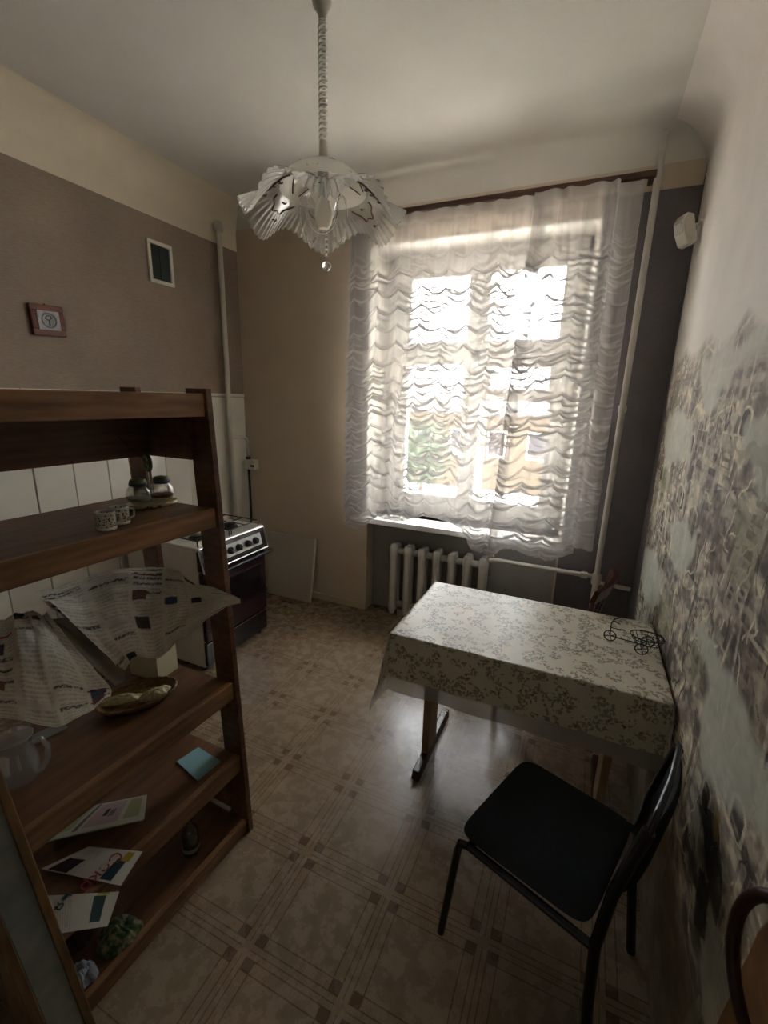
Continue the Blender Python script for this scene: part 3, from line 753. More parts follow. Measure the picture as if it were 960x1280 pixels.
# ------------------------------------------------------------------ storage rack
rk = thing('storage_rack', 'dark veneer open storage rack with five shelves, leaning slightly, on the left', 'shelf', (0, 0, 0))
RY0, RY1 = -.42, .321
def FX(y, z): return -.2416-.0403*z+.045*(y-.321)
RD = .385
def rpost(y0, y1, off, wdt, z1=1.66, name='post', mat='rack_edge'):
    bt = []; tp = []
    for (o, y) in ((-wdt, y0), (0, y0), (0, y1), (-wdt, y1)):
        bt.append((FX(y, 0)+off+o, y, 0)); tp.append((FX(y, z1)+off+o, y, z1))
    return MB().hexa(bt, tp).build(name, M[mat], rk, bevel=.002)
rpost(RY1-.022, RY1, 0, .085); rpost(RY1-.022, RY1, -RD+.075, .075)
rpost(RY0, RY0+.022, 0, .085); rpost(RY0, RY0+.022, -RD+.075, .075)
def rshelf(z0, z1):
    y0, y1 = RY0+.023, RY1-.023; f0, f1 = FX(y0, z1)-.008, FX(y1, z1)-.008
    s = MB().hexa([(f0-RD+.008,y0,z1-.022),(f0-.02,y0,z1-.022),(f1-.02,y1,z1-.022),(f1-RD+.008,y1,z1-.022)],
                  [(f0-RD+.008,y0,z1),(f0-.02,y0,z1),(f1-.02,y1,z1),(f1-RD+.008,y1,z1)]).build('shelf', M['rack_shelf'], rk)
    MB().hexa([(f0-.021,y0,z0),(f0,y0,z0),(f1,y1,z0),(f1-.021,y1,z0)], [(f0-.021,y0,z1+.002),(f0,y0,z1+.002),(f1,y1,z1+.002),(f1-.021,y1,z1+.002)]).build('edge_lip', M['rack'], s, bevel=.003)
for z0, z1 in ((1.577,1.643),(1.226,1.288),(.587,.652),(.282,.350),(.0,.055)): rshelf(z0, z1)
def plate(name, a, b_, z0, z1, t, mat='rack_edge'):
    a = Vector(a); b_ = Vector(b_); n = Vector((-(b_-a).y, (b_-a).x, 0)).normalized()*t
    return MB().hexa([a+Vector((0,0,z0)), b_+Vector((0,0,z0)), b_+n+Vector((0,0,z0)), a+n+Vector((0,0,z0))], [a+Vector((0,0,z1)), b_+Vector((0,0,z1)), b_+n+Vector((0,0,z1)), a+n+Vector((0,0,z1))]).build(name, M[mat], rk)
f0, f1 = FX(RY0+.03, 1.5)-.245, FX(RY1-.03, 1.5)-.245
plate('back_apron', (f0, RY0+.03, 0), (f1, RY1-.03, 0), 1.442, 1.62, .016)
plate('side_apron', (f1, RY1-.045, 0), (FX(RY1, 1.5)-.06, RY1-.045, 0), 1.442, 1.62, .016)
plate('base_rail', (FX(RY1,.1)-RD+.02, RY1-.04, 0), (FX(RY1,.1)-.08, RY1-.04, 0), .055, .28, .016)

# wooden slats standing between the rack and the stove
sl_ = thing('raw_slat', 'thin raw wooden slat standing behind the rack near the stove', 'slat', (-.86, .52, 0))
MB().hexa([(-.015,-.02,0),(.02,-.02,0),(.02,.0,0),(-.015,.0,0)], [(-.125,-.02,1.62),(-.09,-.02,1.62),(-.09,0,1.62),(-.125,0,1.62)]).build('slat', M['slat'], sl_)
MB().hexa([(.022,-.02,0),(.03,-.02,0),(.03,.0,0),(.022,.0,0)], [(-.088,-.02,1.62),(-.08,-.02,1.62),(-.08,0,1.62),(-.088,0,1.62)]).build('dark_edge', M['dark_wood'], sl_)

# narrow grey plank with worn edges leaning on the rack front
pk = thing('leaning_plank', 'narrow grey painted plank with worn wooden edges leaning against the rack', 'plank', (-.165, -.36, 0))
def lean(y0, y1, x0, x1, mat, nm):
    L = 1.5; sx, sy = -.075*L, -.062*L
    MB().hexa([(x0,y0,0),(x1,y0,0),(x1,y1,0),(x0,y1,0)], [(x0+sx,y0+sy,L),(x1+sx,y0+sy,L),(x1+sx,y1+sy,L),(x0+sx,y1+sy,L)]).build(nm, M[mat], pk, bevel=.002)
lean(-.048, .012, -.024, -.003, 'grey_plank', 'face'); lean(.012, .030, -.026, 0, 'oak_edge', 'edge'); lean(-.068, -.048, -.026, 0, 'oak_edge', 'edge')

# ------------------------------------------------------------------ things on the rack
# newspapers
def newsprint(nv, nu, seed, hues=((120,40,30),(40,90,40),(52,60,90),(150,110,50)), photos=6, cols=6):
    r = np.random.default_rng(seed); c = np.ones((nv, nu, 3))*np.array(lin(204,196,180)[:3])
    vv, uu = np.mgrid[0:nv, 0:nu]
    cw = nu/cols
    txt = ((vv % 4) < 2) & (((uu % cw) > cw*.10) & ((uu % cw) < cw*.94)) & (r.random((nv, nu)) < .72)
    c[txt] *= .72
    for k in range(cols*2):
        u0 = int(r.integers(0, cols)*cw); v0 = r.integers(0, nv-12); c[v0:v0+5, u0+2:u0+int(cw*r.choice([1, 2]))-2] = lin(196,188,174)[:3]
        mk = r.random((3, max(1, int(cw)-4))) < .7; blk = c[v0+1:v0+4, u0+2:u0+2+mk.shape[1]]; blk[mk[:blk.shape[0], :blk.shape[1]]] = lin(96,88,80)[:3]
    for k in range(photos):
        h, w_ = int(nv*r.uniform(.06, .12)), int(cw*r.uniform(.35, .65)); v0, u0 = r.integers(0, nv-h), int(r.integers(0, cols)*cw+2)
        t = np.array(lin(*[(90,84,78),(60,56,60),(110,80,66),(70,80,100)][k % 4])[:3]); c[v0:v0+h, u0:u0+w_] = t*(.6+.8*r.random((h, min(w_, nu-u0), 1)))
    for k, hu in enumerate(hues):
        v0 = r.integers(0, nv-8); u0 = int(r.integers(0, cols)*cw); c[v0:v0+2, u0:u0+int(cw*.9)] = lin(*hu)[:3]
    return c
def catmull(A, n):
    A = np.asarray(A, float); L = len(A); t = np.linspace(0, L-1, n); i = np.clip(t.astype(int), 0, L-2); f = (t-i)[(...,)+(None,)*(A.ndim-1)]
    p0 = A[np.clip(i-1, 0, L-1)]; p1 = A[i]; p2 = A[i+1]; p3 = A[np.clip(i+2, 0, L-1)]
    return .5*((2*p1)+(-p0+p2)*f+(2*p0-5*p1+4*p2-p3)*f**2+(-p0+3*p1-3*p2+p3)*f**3)
def sheet(ctrl, nv, nu, crease=.006, seed=.1):
    A = catmull(np.asarray(ctrl), nv); A = np.swapaxes(catmull(np.swapaxes(A, 0, 1), nu), 0, 1)
    v, u = np.mgrid[0:1:nv*1j, 0:1:nu*1j]
    A[..., 2] += crease*(np.abs(((u*3.0+.3*fbm(u, v, 3, 2, seed)) % 1)-.5)-.25)*2+crease*1.6*(fbm(u, v, 6, 3, seed)-.5)
    return A
ctA = [[(-.62,-.083,1.077),(-.62,.073,1.073),(-.56,.235,1.067),(-.50,.290,1.033),(-.41,.293,1.012),(-.215,.292,.987)],
       [(-.56,-.049,1.002),(-.54,.048,.967),(-.50,.155,.956),(-.43,.237,.945),(-.335,.272,.976),(-.214,.291,.985)],
       [(-.42,.010,.834),(-.42,.038,.851),(-.42,.116,.817),(-.39,.173,.838),(-.31,.219,.917),(-.213,.290,.983)]]
def clampx(ct):      # keep clear of the rack's end post
    return [[(min(x, 0), y, z) for x, y, z in r] for r in ct]
nA = thing('newspaper', 'open newspaper spread over the boxes on the middle shelf, right sheet', 'newspaper', (0,0,0))
PA = sheet(clampx(ctA), 110, 180, .016, .21)
grid_mesh('page', PA[::-1], M['paper_print'], nA, newsprint(110, 180, 4)[::-1])
PU = sheet([[(-.63,-.07,1.055),(-.63,.073,1.055),(-.575,.232,1.045),(-.53,.285,1.012),(-.44,.291,.985),(-.25,.291,.968)],
            [(-.57,-.03,.965),(-.56,.05,.935),(-.52,.15,.925),(-.46,.232,.915),(-.37,.27,.945),(-.26,.285,.955)]], 40, 120, .006, .5)
grid_mesh('under_page', PU[::-1], M['paper_print'], nA, newsprint(40, 120, 9, photos=2)[::-1])
RO = sheet([[(-.56,-.051,1.003),(-.53,-.02,.945),(-.49,.012,.872),(-.42,.009,.833)], [(-.60,-.075,1.0),(-.555,-.04,.95),(-.50,-.012,.865),(-.425,.012,.80)], [(-.62,-.112,1.02),(-.575,-.075,.985),(-.50,-.05,.89),(-.415,-.025,.805)]], 30, 40, .002, .3)
grid_mesh('rolled_fold', RO, M['paper_print'], nA, newsprint(30, 40, 12, photos=1, hues=())*.0+np.array(lin(150,138,120)[:3]))
nB = thing('newspaper', 'left newspaper sheet sagging off the middle shelf with red and green headings', 'newspaper', (0,0,0))
ctB = [[(-.64,-.169,1.032),(-.63,-.107,1.032),(-.60,-.072,1.015)], [(-.60,-.20,.99),(-.56,-.127,.99),(-.51,-.055,.905)], [(-.52,-.26,.935),(-.45,-.172,.905),(-.42,-.040,.815)], [(-.46,-.30,.895),(-.36,-.205,.825),(-.385,-.06,.805)]]
PB = sheet(ctB, 120, 100, .009, .62)
grid_mesh('page', PB[::-1], M['paper_print'], nB, newsprint(120, 100, 21, hues=((150,50,40),(40,110,40),(150,50,40),(120,40,34)), photos=7, cols=4)[::-1])

bx = thing('cream_box', 'cream cardboard box half hidden under the spread newspaper', 'box', (-.515, .19, .652), math.radians(5))
MB().box(-.005, .0, .0, .09, .0, .14).box(-.13, -.125, 0, .09, 0, .14).box(-.125, -.005, 0, .005, 0, .14).box(-.125, -.005, .085, .09, 0, .14).box(-.13, 0, 0, .09, 0, .004).build('carton', M['cream_card'], bx)
MB().box(-.13, 0, 0, .09, .14, .144).build('lid', M['cream_card'], bx)

bk = thing('wicker_tray', 'oval woven amber tray holding packets on the middle shelf', 'tray', (-.48, .085, .653), math.radians(65))
bb = MB(); bb.lathe([(.075,.0),(.095,.004),(.112,.018),(.118,.028),(.114,.030),(.106,.020),(.092,.009),(.0,.006)], 36, caps=False); bb.v = [(x, y*.62, z) for x, y, z in bb.v]
bb.build('bowl', M['wicker'], bk, True)
MB().tube([(.117*math.cos(a)*1.0, .117*.62*math.sin(a), .029+.0015*math.sin(a*24)) for a in [2*PI*k/96 for k in range(96)]], .0042, 6, closed=True).build('rim', M['wicker'], bk, True)
def crumple(name, lx, ly, h, seed, mat, parent, loc, rz=0, n=16, rim=0.0):
    n2 = n*2; t, a = np.mgrid[0:1:n*1j, 0:2*PI:n2*1j]
    rad = t*(.72+.55*fbm(np.cos(a)*1.5+3, np.sin(a)*1.5+3, 1.6, 3, seed*.017))
    u, v = rad*np.cos(a), rad*np.sin(a)
    z = h*np.clip(1-t**2.5, 0, 1)*(.30+1.0*fbm(u+3, v+3, 2.4, 3, seed*.013))+rim+.002
    P = np.stack([u*lx, v*ly, z], -1)
    o = grid_mesh(name, P, mat, parent, smooth=False); o.location = loc; o.rotation_euler = (0,0,rz)
    sd = o.modifiers.new('thick', 'SOLIDIFY'); sd.thickness = .0015; return o
pa = thing('cutlery_packet', 'long shiny straw coloured packet on the left of the woven tray', 'packet', (-.515, .045, .672), math.radians(50)); crumple('wrapper', .065, .022, .018, 3, M['straw'], pa, (0,0,0))
pa = thing('cutlery_packet', 'crinkled straw coloured packet lying on the right of the tray', 'packet', (-.44, .115, .674), math.radians(70)); crumple('wrapper', .050, .026, .022, 8, M['straw'], pa, (0,0,0))

# glass jug, strip and red thing at the left end of the middle shelf
jg = thing('glass_jug', 'clear glass jug at the near end of the middle shelf', 'jug', (-.475, -.262, .653))
MB().lathe([(.034,0),(.040,.006),(.046,.035),(.044,.07),(.036,.10),(.038,.125),(.044,.135),(.041,.134),(.034,.12),(.033,.10),(.040,.07),(.042,.036),(.034,.009),(.0,.007)], 28, caps=False).build('vessel', M['jug_glass'], jg, True)
MB().tube([(.036,.02,.122),(.058,.034,.128),(.070,.040,.105),(.066,.038,.07),(.05,.028,.035),(.04,.022,.03)], [.006,.0065,.007,.007,.006,.005], 10).build('handle', M['jug_glass'], jg, True)
gs = thing('grey_strip', 'flat grey strip lying on the middle shelf behind the jug', 'strip', (-.60, -.17, .653), math.radians(-14)); MB().box(-.022, .022, -.075, .085, 0, .006).build('bar', M['grey_strip'], gs)
rd = thing('red_cap', 'small red plastic cap beside the glass jug', 'cap', (-.565, -.262, .653)); MB().lathe([(.018,0),(.018,.03),(.014,.034),(.0,.034)], 16, caps=False).build('shell', M['red_plastic'], rd, True)

# upper shelf: cruet set, two cups, berries
Z2 = 1.289
cr = thing('cruet_set', 'two round glass jars with green lids on a gold oval tray', 'cruet', (-.50, .225, Z2), math.radians(75))
b = MB().lathe([(.0,0),(.075,0),(.085,.004),(.082,.013),(.066,.014),(.0,.012)], 30, caps=False); b.v = [(x, y*.55, z) for x, y, z in b.v]; b.build('tray', M['gold_tray'], cr, True)
for s in (-1, 1):
    jb = MB().lathe([(.020,.013),(.033,.024),(.038,.042),(.034,.060),(.022,.074),(.019,.075),(.031,.059),(.035,.042),(.030,.025),(.0,.017)], 24, (s*.036,0,0), caps=False).build('jar', M['jar_glass'], cr, True)
    MB().lathe([(.0,.074),(.023,.074),(.026,.080),(.022,.090),(.0,.095)], 20, (s*.036,0,0), caps=False).build('lid', M['green_lid'], jb, True)
    MB().lathe([(.0235,.070),(.0265,.073),(.0265,.078),(.0235,.079)], 20, (s*.036,0,0), caps=False).build('lid_band', M['blue_band'], jb, True)
    MB().lathe([(.0,.018),(.028,.024),(.033,.034),(.0,.034)], 20, (s*.036,0,0), caps=False).build('contents', M['beads'] if s > 0 else M['white_stick'], jb, True)
MB().tube([(0,0,.012),(0,0,.115)], .003, 8).build('handle_rod', M['chrome'], cr, True)
MB().tube([(0, .0+.022*math.cos(a)*.9, .138+.024*math.sin(a)) for a in [2*PI*k/28 for k in range(28)]], .006, 8, closed=True).build('handle_ring', M['green_lid'], cr, True)
ic = thing('thin_stick', 'thin dark stick propped against the green handle ring', 'stick', (-.50, .225, Z2))
MB().tube([(.005,.004,.128), (0,-.09,.228)], .0012, 6).build('rod', M['stick'], ic)
br = thing('dried_berries', 'small heap of dark red dried berries before the gold tray', 'berries', (-.515, .215, Z2)); b = MB()
for i in range(12):
    a = i*2.4; rr_ = .004+.0035*math.sqrt(i)*2.2; b.lathe([(.001,-.004),(.004,-.002),(.0048,.001),(.003,.0045),(.001,.005)], 8, (.045+rr_*math.cos(a)*.8, -.012+rr_*math.sin(a)*1.3, .005))
tag(b.build('berry', M['beads'], br, True), kind='stuff')
def cup_mat():
    t = NT('patterned_glaze'); vo = t.n('TexVoronoi'); vo.inputs['Scale'].default_value = 170; t.l(t.obj(), vo.inputs['Vector'])
    t.set(t.ramp(vo.outputs['Distance'], (.28, lin(70,60,44)), (.42, lin(190,186,168))), .2, 0, .5); return t.m
M['cup'] = cup_mat(); M['cup_rim'] = plain('cup_white', (.66,.64,.58,1), .2)
def cup(label, loc, rz):
    c = thing('small_cup', label, 'cup', loc, rz, 'patterned little cups')
    MB().lathe([(.0,0),(.022,0),(.0235,.003),(.0235,.046),(.021,.047),(.0205,.01),(.0,.008)], 24, caps=False).build('vessel', M['cup'], c, True)
    MB().lathe([(.0236,.0),(.0245,.002),(.0245,.007),(.0238,.008)], 24, caps=False).build('foot_ring', M['cup_rim'], c, True)
    MB().lathe([(.0235,.043),(.0246,.045),(.0246,.0485),(.0205,.0485),(.0205,.044)], 24, caps=False).build('rim', M['cup_rim'], c, True)
    MB().tube([(.023,0,.040),(.036,0,.036),(.036,0,.016),(.023,0,.010)], .003, 8).build('handle', M['cup_rim'], c, True)
cup('left of two small patterned cups on the upper shelf', (-.378,-.012,Z2), math.radians(70)); cup('right of two small patterned cups, nearer the gold tray', (-.398,.042,Z2), math.radians(70))

# lower shelf
bc = thing('blue_card', 'pale blue card lying on the fourth shelf near the end post', 'card', (-.374, .207, .352))
b = MB().prism([(-.056,.052,0),(-.073,-.033,0),(.059,-.062,0),(.069,.036,0)], (0,0,.0025)); b.build('leaf', M['blue_card'], bc)
MB().prism([(-.054,.050,.003),(-.071,-.033,.003),(.057,-.062,.004),(.066,.034,.008)], (0,0,.001)).build('cover', M['blue_card'], bc)
mt = thing('wooden_pick', 'pale pointed wooden pick with red end on the fourth shelf', 'stick', (-.56, -.05, .353))
MB().tube([(-.012,.036,.004),(0,0,.004)], [.002,.0048], 8).build('tip', M['white_stick'], mt, True); MB().tube([(0,0,.005),(.016,-.04,.005)], .006, 8).build('grip', M['red_plastic'], mt, True)
# folded booklet
def flat_sheet(corners, nv, nu, bow=.004):
    A, B, C_, D = [np.array(c, float) for c in corners]; v, u = np.mgrid[0:1:nv*1j, 0:1:nu*1j]; u = u[..., None]; v = v[..., None]
    P = (A*(1-u)+B*u)*(1-v)+(D*(1-u)+C_*u)*v; P[..., 2] += bow*np.sin(PI*u[..., 0])*np.sin(PI*v[..., 0]); return P
bl = thing('folded_brochure', 'folded pale green and pink brochure lying on the fourth shelf', 'brochure', (0,0,0))
bc_ = np.ones((50, 120, 3))*np.array(lin(178,172,156)[:3]); bc_[10:46, 8:30] = lin(150,152,116)[:3]; bc_[6:48, 34:40] = lin(110,96,104)[:3]; bc_[8:46, 44:86] = lin(168,142,138)[:3]; bc_[10:46, 92:112] = lin(150,152,110)[:3]; bc_[22:34, 60:66] = lin(60,56,54)[:3]; bc_[20:32, 68:76] = lin(110,104,96)[:3]
cs = [(-.545,-.235,.376), (-.318,-.055,.392), (-.402,.020,.374), (-.553,-.095,.364)]
grid_mesh('cover', flat_sheet(cs, 50, 120), M['paper_print'], bl, bc_)
cs2 = [(x-.002, y-.002, z-.005) for x, y, z in cs]
grid_mesh('back_leaf', flat_sheet(cs2, 20, 30), M['paper_print'], bl, np.ones((20, 30, 3))*np.array(lin(150,142,120)[:3]))
# newspaper with the big red and green headings, hanging over the shelf front
np2 = thing('newspaper', 'folded newspaper with red and green headings hanging over the fourth shelf', 'newspaper', (0,0,0))
def banner(nv, nu, s):
    c = np.ones((nv, nu, 3))*np.array(lin(182,176,164)[:3]); r = np.random.default_rng(s); vv, uu = np.mgrid[0:nv, 0:nu]
    tx = ((uu % 4) < 2) & (uu > nu*.12) & (uu < nu*.40) & (r.random((nv, nu)) < .6) & (vv > nv*.1); c[tx] *= .7
    return c
c2 = banner(60, 110, 1); c2[18:56, 78:94] = lin(44,66,66)[:3]; c2[4:22, 84:98] = lin(150,128,40)[:3]; c2[30:58, 8:34] = lin(58,36,40)[:3]
s2 = [(-.470,-.262,.3585), (-.232,-.198,.3585), (-.262,-.108,.3585), (-.415,-.165,.3585)]
grid_mesh('upper_half', flat_sheet([s2[3], s2[2], s2[1], s2[0]], 60, 110, .003)[::-1], M['paper_print'], np2, c2[::-1])
c3 = banner(60, 110, 2); c3[6:50, 74:92] = lin(44,66,62)[:3]; c3[0:5, 78:96] = lin(150,140,60)[:3]
s3 = [(-.392,-.300,.356), (-.224,-.208,.356), (-.180,-.272,.350), (-.290,-.352,.358)]
grid_mesh('lower_half', flat_sheet(s3, 60, 110, .002)[::-1], M['paper_print'], np2, c3[::-1])
def text_on(txt, name, center, rd, upd, size, mat, parent):
    cu = bpy.data.curves.new('txt', 'FONT'); cu.body = txt; cu.size = size; cu.align_x = 'CENTER'; cu.align_y = 'CENTER'; cu.extrude = .0002
    to = bpy.data.objects.new('txt', cu); COL.objects.link(to); bpy.context.view_layer.update()
    dg = bpy.context.evaluated_depsgraph_get(); me = bpy.data.meshes.new_from_object(to.evaluated_get(dg)); bpy.data.objects.remove(to)
    rd = Vector(rd).normalized(); nn = rd.cross(Vector(upd)).normalized(); up = nn.cross(rd)
    mm = Matrix((rd, up, nn)).transposed().to_4x4(); mm.translation = Vector(center); me.transform(mm)
    me.materials.clear(); me.materials.append(mat); o = bpy.data.objects.new(name, me); COL.objects.link(o); o.parent = parent; return o
M['ink_red'] = plain('red_ink', (.30,.04,.03,1), .8); M['ink_green'] = plain('green_ink', (.02,.07,.05,1), .8)
text_on('Секр', 'red_heading', (-.312,-.196,.3635), (.02,-.95,0), (1,.1,0), .046, M['ink_red'], np2)
text_on('ья', 'green_heading', (-.330,-.288,.3585), (.25,-.95,0), (1,.3,0), .040, M['ink_green'], np2)

# bottom shelf
Z5 = .056
bt = thing('glass_bottle', 'clear glass bottle standing on the bottom shelf of the rack', 'bottle', (-.345, .118, Z5))
MB().lathe([(.0,0),(.026,0),(.029,.006),(.029,.085),(.024,.105),(.012,.125),(.0115,.15),(.013,.152),(.013,.160),(.010,.160),(.0095,.126),(.026,.084),(.026,.008),(.0,.006)], 24, caps=False).build('vessel', M['bottle_glass'], bt, True)
MB().lathe([(.0292,.022),(.0295,.023),(.0295,.038),(.0292,.039)], 24, caps=False).build('paper_label', M['grey_strip'], bt, True)
MB().hexa([(-.405,.271,.102),(-.312,.271,.096),(-.312,.281,.096),(-.405,.281,.102)], [(-.405,.271,.113),(-.312,.271,.107),(-.312,.281,.107),(-.405,.281,.113)]).build('batten', M['white_stick'], rk)
def bag_mat():
    t = NT('green_bag_print'); f = t.noise(t.obj(), 45, 4); t.set(t.ramp(f, (.38, lin(30,60,24)), (.5, lin(66,92,48)), (.6, lin(150,140,100))), .35, 0, .5); return t.m
M['bag'] = bag_mat()
bg_ = thing('seed_bag', 'crumpled green plastic bag on the bottom shelf', 'bag', (-.335, -.168, Z5), math.radians(50)); crumple('wrapper', .062, .05, .055, 5, M['bag'], bg_, (0,0,0), n=22)
rg = thing('pale_rag', 'crumpled pale blue rag at the near end of bottom shelf', 'rag', (-.338, -.278, Z5), .3); crumple('cloth', .040, .034, .05, 11, M['rag'], rg, (0,0,0), n=22)
mc = thing('maroon_cloth', 'dark maroon cloth bundled behind the green bag', 'cloth', (-.455, -.225, Z5), .3); crumple('cloth', .05, .05, .07, 17, M['maroon_cloth'], mc, (0,0,0), n=22)

# ------------------------------------------------------------------ table, cloth and basket
TX0, TX1, TY0, TY1, TZ = .150, 1.104, .715, 1.292, .748
tb = thing('kitchen_table', 'pine trestle table under a floral cloth against the mural wall', 'table', ((TX0+TX1)/2, (TY0+TY1)/2, 0))
cx, cy = (TX0+TX1)/2, (TY0+TY1)/2
MB().box(TX0+.004-cx, TX1-.004-cx, TY0+.004-cy, TY1-.004-cy, TZ-.026, TZ-.003).build('table_top', M['table_wood'], tb, bevel=.004)
for x in (.250, .985):
    lx = x-cx
    MB().box(lx-.016, lx+.016, -.075, .055, .045, TZ-.026).build('leg', M['table_wood'], tb, bevel=.003)
    MB().hexa([(lx-.02,-.195,.0),(lx+.02,-.195,.0),(lx+.02,.30-.02,.0),(lx-.02,.28,.0)], [(lx-.016,-.19,.045),(lx+.016,-.19,.045),(lx+.016,.275,.045),(lx-.016,.275,.045)]).build('foot_runner', M['dark_wood'], tb, bevel=.004)
MB().box(.25-cx+.016, .985-cx-.016, -.03, .01, .60, .68).build('stretcher', M['table_wood'], tb, bevel=.003)

def cloth():
    H = .248; LH = .055; res = .0075
    sx = np.arange(TX0-H, TX1+H+res, res); sy = np.arange(TY0-H, TY1+H+res, res)
    S, T = np.meshgrid(sx, sy)
    ax = np.clip(S, TX0, TX1); ay = np.clip(T, TY0, TY1); dx, dy = S-ax, T-ay
    r = np.hypot(dx, dy); phi = np.arctan2(dy, dx)
    ox = np.where(r > 0, dx/np.maximum(r, 1e-9), 0); oy = np.where(r > 0, dy/np.maximum(r, 1e-9), 0)
    corner = (np.abs(dx) > 0) & (np.abs(dy) > 0)
    k = np.where(corner, np.abs(np.sin(2*phi)), 0)
    # rounded edge, slight flare, soft waves and a cone fold at each corner
    fl = .004+.010*(r/H)+.004*np.sin(S*23+T*19)*(r/H)+.045*k*(r/H)
    rr = .010
    fall = np.where(r < rr, r*r/(2*rr), r-rr/2)
    X = ax+ox*fl*(r > 0); Y = ay+oy*fl*(r > 0); Z = TZ-fall
    Z = Z-.0015*0+np.where(r == 0, .0006*np.sin(S*31)*np.sin(T*27), 0)+.0012
    X = np.minimum(X, XR-.008)
    P = np.stack([X, Y, Z], -1); uv = np.stack([S, T], -1)
    inner = (np.maximum(np.abs(dx), np.abs(dy)) <= H-LH)
    rows = np.where(inner.any(1))[0]; cols = np.where(inner.any(0))[0]
    a, b_ = rows[0], rows[-1]+1; c, d = cols[0], cols[-1]+1
    t = thing('tablecloth', 'cream oilcloth with small leaf sprigs draped over the kitchen table', 'tablecloth', (cx, cy, TZ))
    off = np.array([cx, cy, TZ]); P = P-off
    grid_mesh('printed_cloth', P[a:b_, c:d], M['oilcloth'], t, uv=uv[a:b_, c:d])
    # lace strips around it
    grid_mesh('lace_border', P[:a+1], M['lace'], t); grid_mesh('lace_border', P[b_-1:], M['lace'], t)
    grid_mesh('lace_border', P[a:b_, :c+1], M['lace'], t); grid_mesh('lace_border', P[a:b_, d-1:], M['lace'], t)
cloth()

tr = thing('wire_tricycle_basket', 'small dark wire tricycle shaped basket on the table by the wall', 'basket', (1.015, 1.06, TZ+.003), math.radians(-8))
def wheel(x, y, R, nm='wheel'):
    b = MB().tube([(x+R*math.cos(a), y, R+R*math.sin(a)) for a in [2*PI*k/24 for k in range(24)]], .0022, 6, closed=True)
    for k in range(2): b.tube([(x-R*math.cos(k*PI/2+.4), y, R-R*math.sin(k*PI/2+.4)), (x+R*math.cos(k*PI/2+.4), y, R+R*math.sin(k*PI/2+.4))], .0014, 6)
    b.build(nm, M['wire'], tr)
wheel(-.078, -.02, .021); wheel(.032, -.062, .021); wheel(.050, .012, .021)
MB().tube([(-.078,-.02,.021),(-.080,-.02,.075),(-.072,-.026,.088),(-.05,-.045,.090)], .0022, 6).tube([(-.08,-.02,.075),(-.072,-.01,.088),(-.055,.012,.090)], .0022, 6).build('handlebar', M['wire'], tr)
MB().tube([(-.078,-.02,.021),(-.02,-.022,.020),(.04,-.025,.021)], .0022, 6).tube([(.032,-.062,.021),(.050,.012,.021)], .0018, 6).tube([(-.079,-.02,.055),(-.03,-.022,.058)], .0018, 6).build('frame', M['wire'], tr)
b = MB(); N = 30
for (rx, ry, z) in ((.058,.042,.058),(.050,.036,.045),(.042,.030,.032)): b.tube([(.045+rx*math.cos(2*PI*k/N), -.022+ry*math.sin(2*PI*k/N), z) for k in range(N)], .0026 if z > .05 else .0013, 6, closed=True)
for k in range(16):
    a = 2*PI*k/16; b.tube([(.045+.058*math.cos(a), -.022+.042*math.sin(a), .058), (.045+.036*math.cos(a), -.022+.026*math.sin(a), .022)], .0012, 5)
b.build('basket_bowl', M['wire'], tr)
MB().tube([(.098,-.03,.058),(.093,-.025,.07),(.084,-.018,.074),(.09,-.01,.062)], .003, 6).build('handle', M['wire'], tr)

# ------------------------------------------------------------------ black chair at the table
ch = thing('black_chair', 'black tube chair with padded seat standing in front of the table', 'chair', (0,0,0))
def cush(corners, t, name, parent, mat, crown=.012, rnd=.05):
    A, B, C_, D = [Vector(c) for c in corners]; n = 22
    nrm = (B-A).cross(D-A).normalized(); b = MB(); top = []; 
    def sq(u, v):      # square to rounded square
        a = max(abs(u), abs(v)); 
        if a < 1e-6: return 0, 0
        L = (abs(u)**9+abs(v)**9)**(1/9); return u*a/L, v*a/L
    for side in (1, -1):
        for j in range(n):
            for i in range(n):
                u, v = sq(-1+2*i/(n-1), -1+2*j/(n-1)); e = max(abs(-1+2*i/(n-1)), abs(-1+2*j/(n-1)))
                p = A*(1-u)*(1-v)/4+B*(1+u)*(1-v)/4+C_*(1+u)*(1+v)/4+D*(1-u)*(1+v)/4
                hgt = t/2*(1-e**8)**.5+crown*(1-e*e)*(1 if side > 0 else .2)
                b.v.append(tuple(p+nrm*side*hgt))
        o = 0 if side > 0 else n*n
        for j in range(n-1):
            for i in range(n-1):
                q = (o+j*n+i, o+j*n+i+1, o+(j+1)*n+i+1, o+(j+1)*n+i); b.f.append(q if side > 0 else q[::-1])
    return b.build(name, mat, parent, True)
cush([(.560,.268,.452), (.905,.160,.448), (1.030,.525,.448), (.700,.640,.452)], .034, 'seat', ch, M['black_fabric'])
TR = .0115
def tb_(pts, nm, r=TR): return MB().tube(pts, r, 10).build(nm, M['black_metal'], ch, True)
nf, nr, fr_, ffr = (.575,.262,.432), (.905,.155,.428), (1.035,.515,.428), (.705,.628,.432)
tb_([(.530,.297,.0), (.566,.270,.38), (.574,.264,.42), (.60,.255,.432)], 'leg'); tb_([(.665,.675,.0), (.695,.640,.38), (.705,.630,.42), (.73,.62,.432)], 'leg')
tb_([(.60,.255,.432), (.75,.205,.430), (.905,.152,.427), (.925,.146,.427)], 'seat_rail'); tb_([(.73,.62,.432), (.88,.575,.430), (1.035,.52,.427)], 'seat_rail')
tb_([(.60,.255,.428), (.73,.62,.428)], 'front_rail')
tb_([(.952,.135,.0), (.930,.145,.25), (.922,.146,.44), (.936,.146,.60), (.962,.148,.73), (.978,.150,.792)], 'rear_leg', .0135)
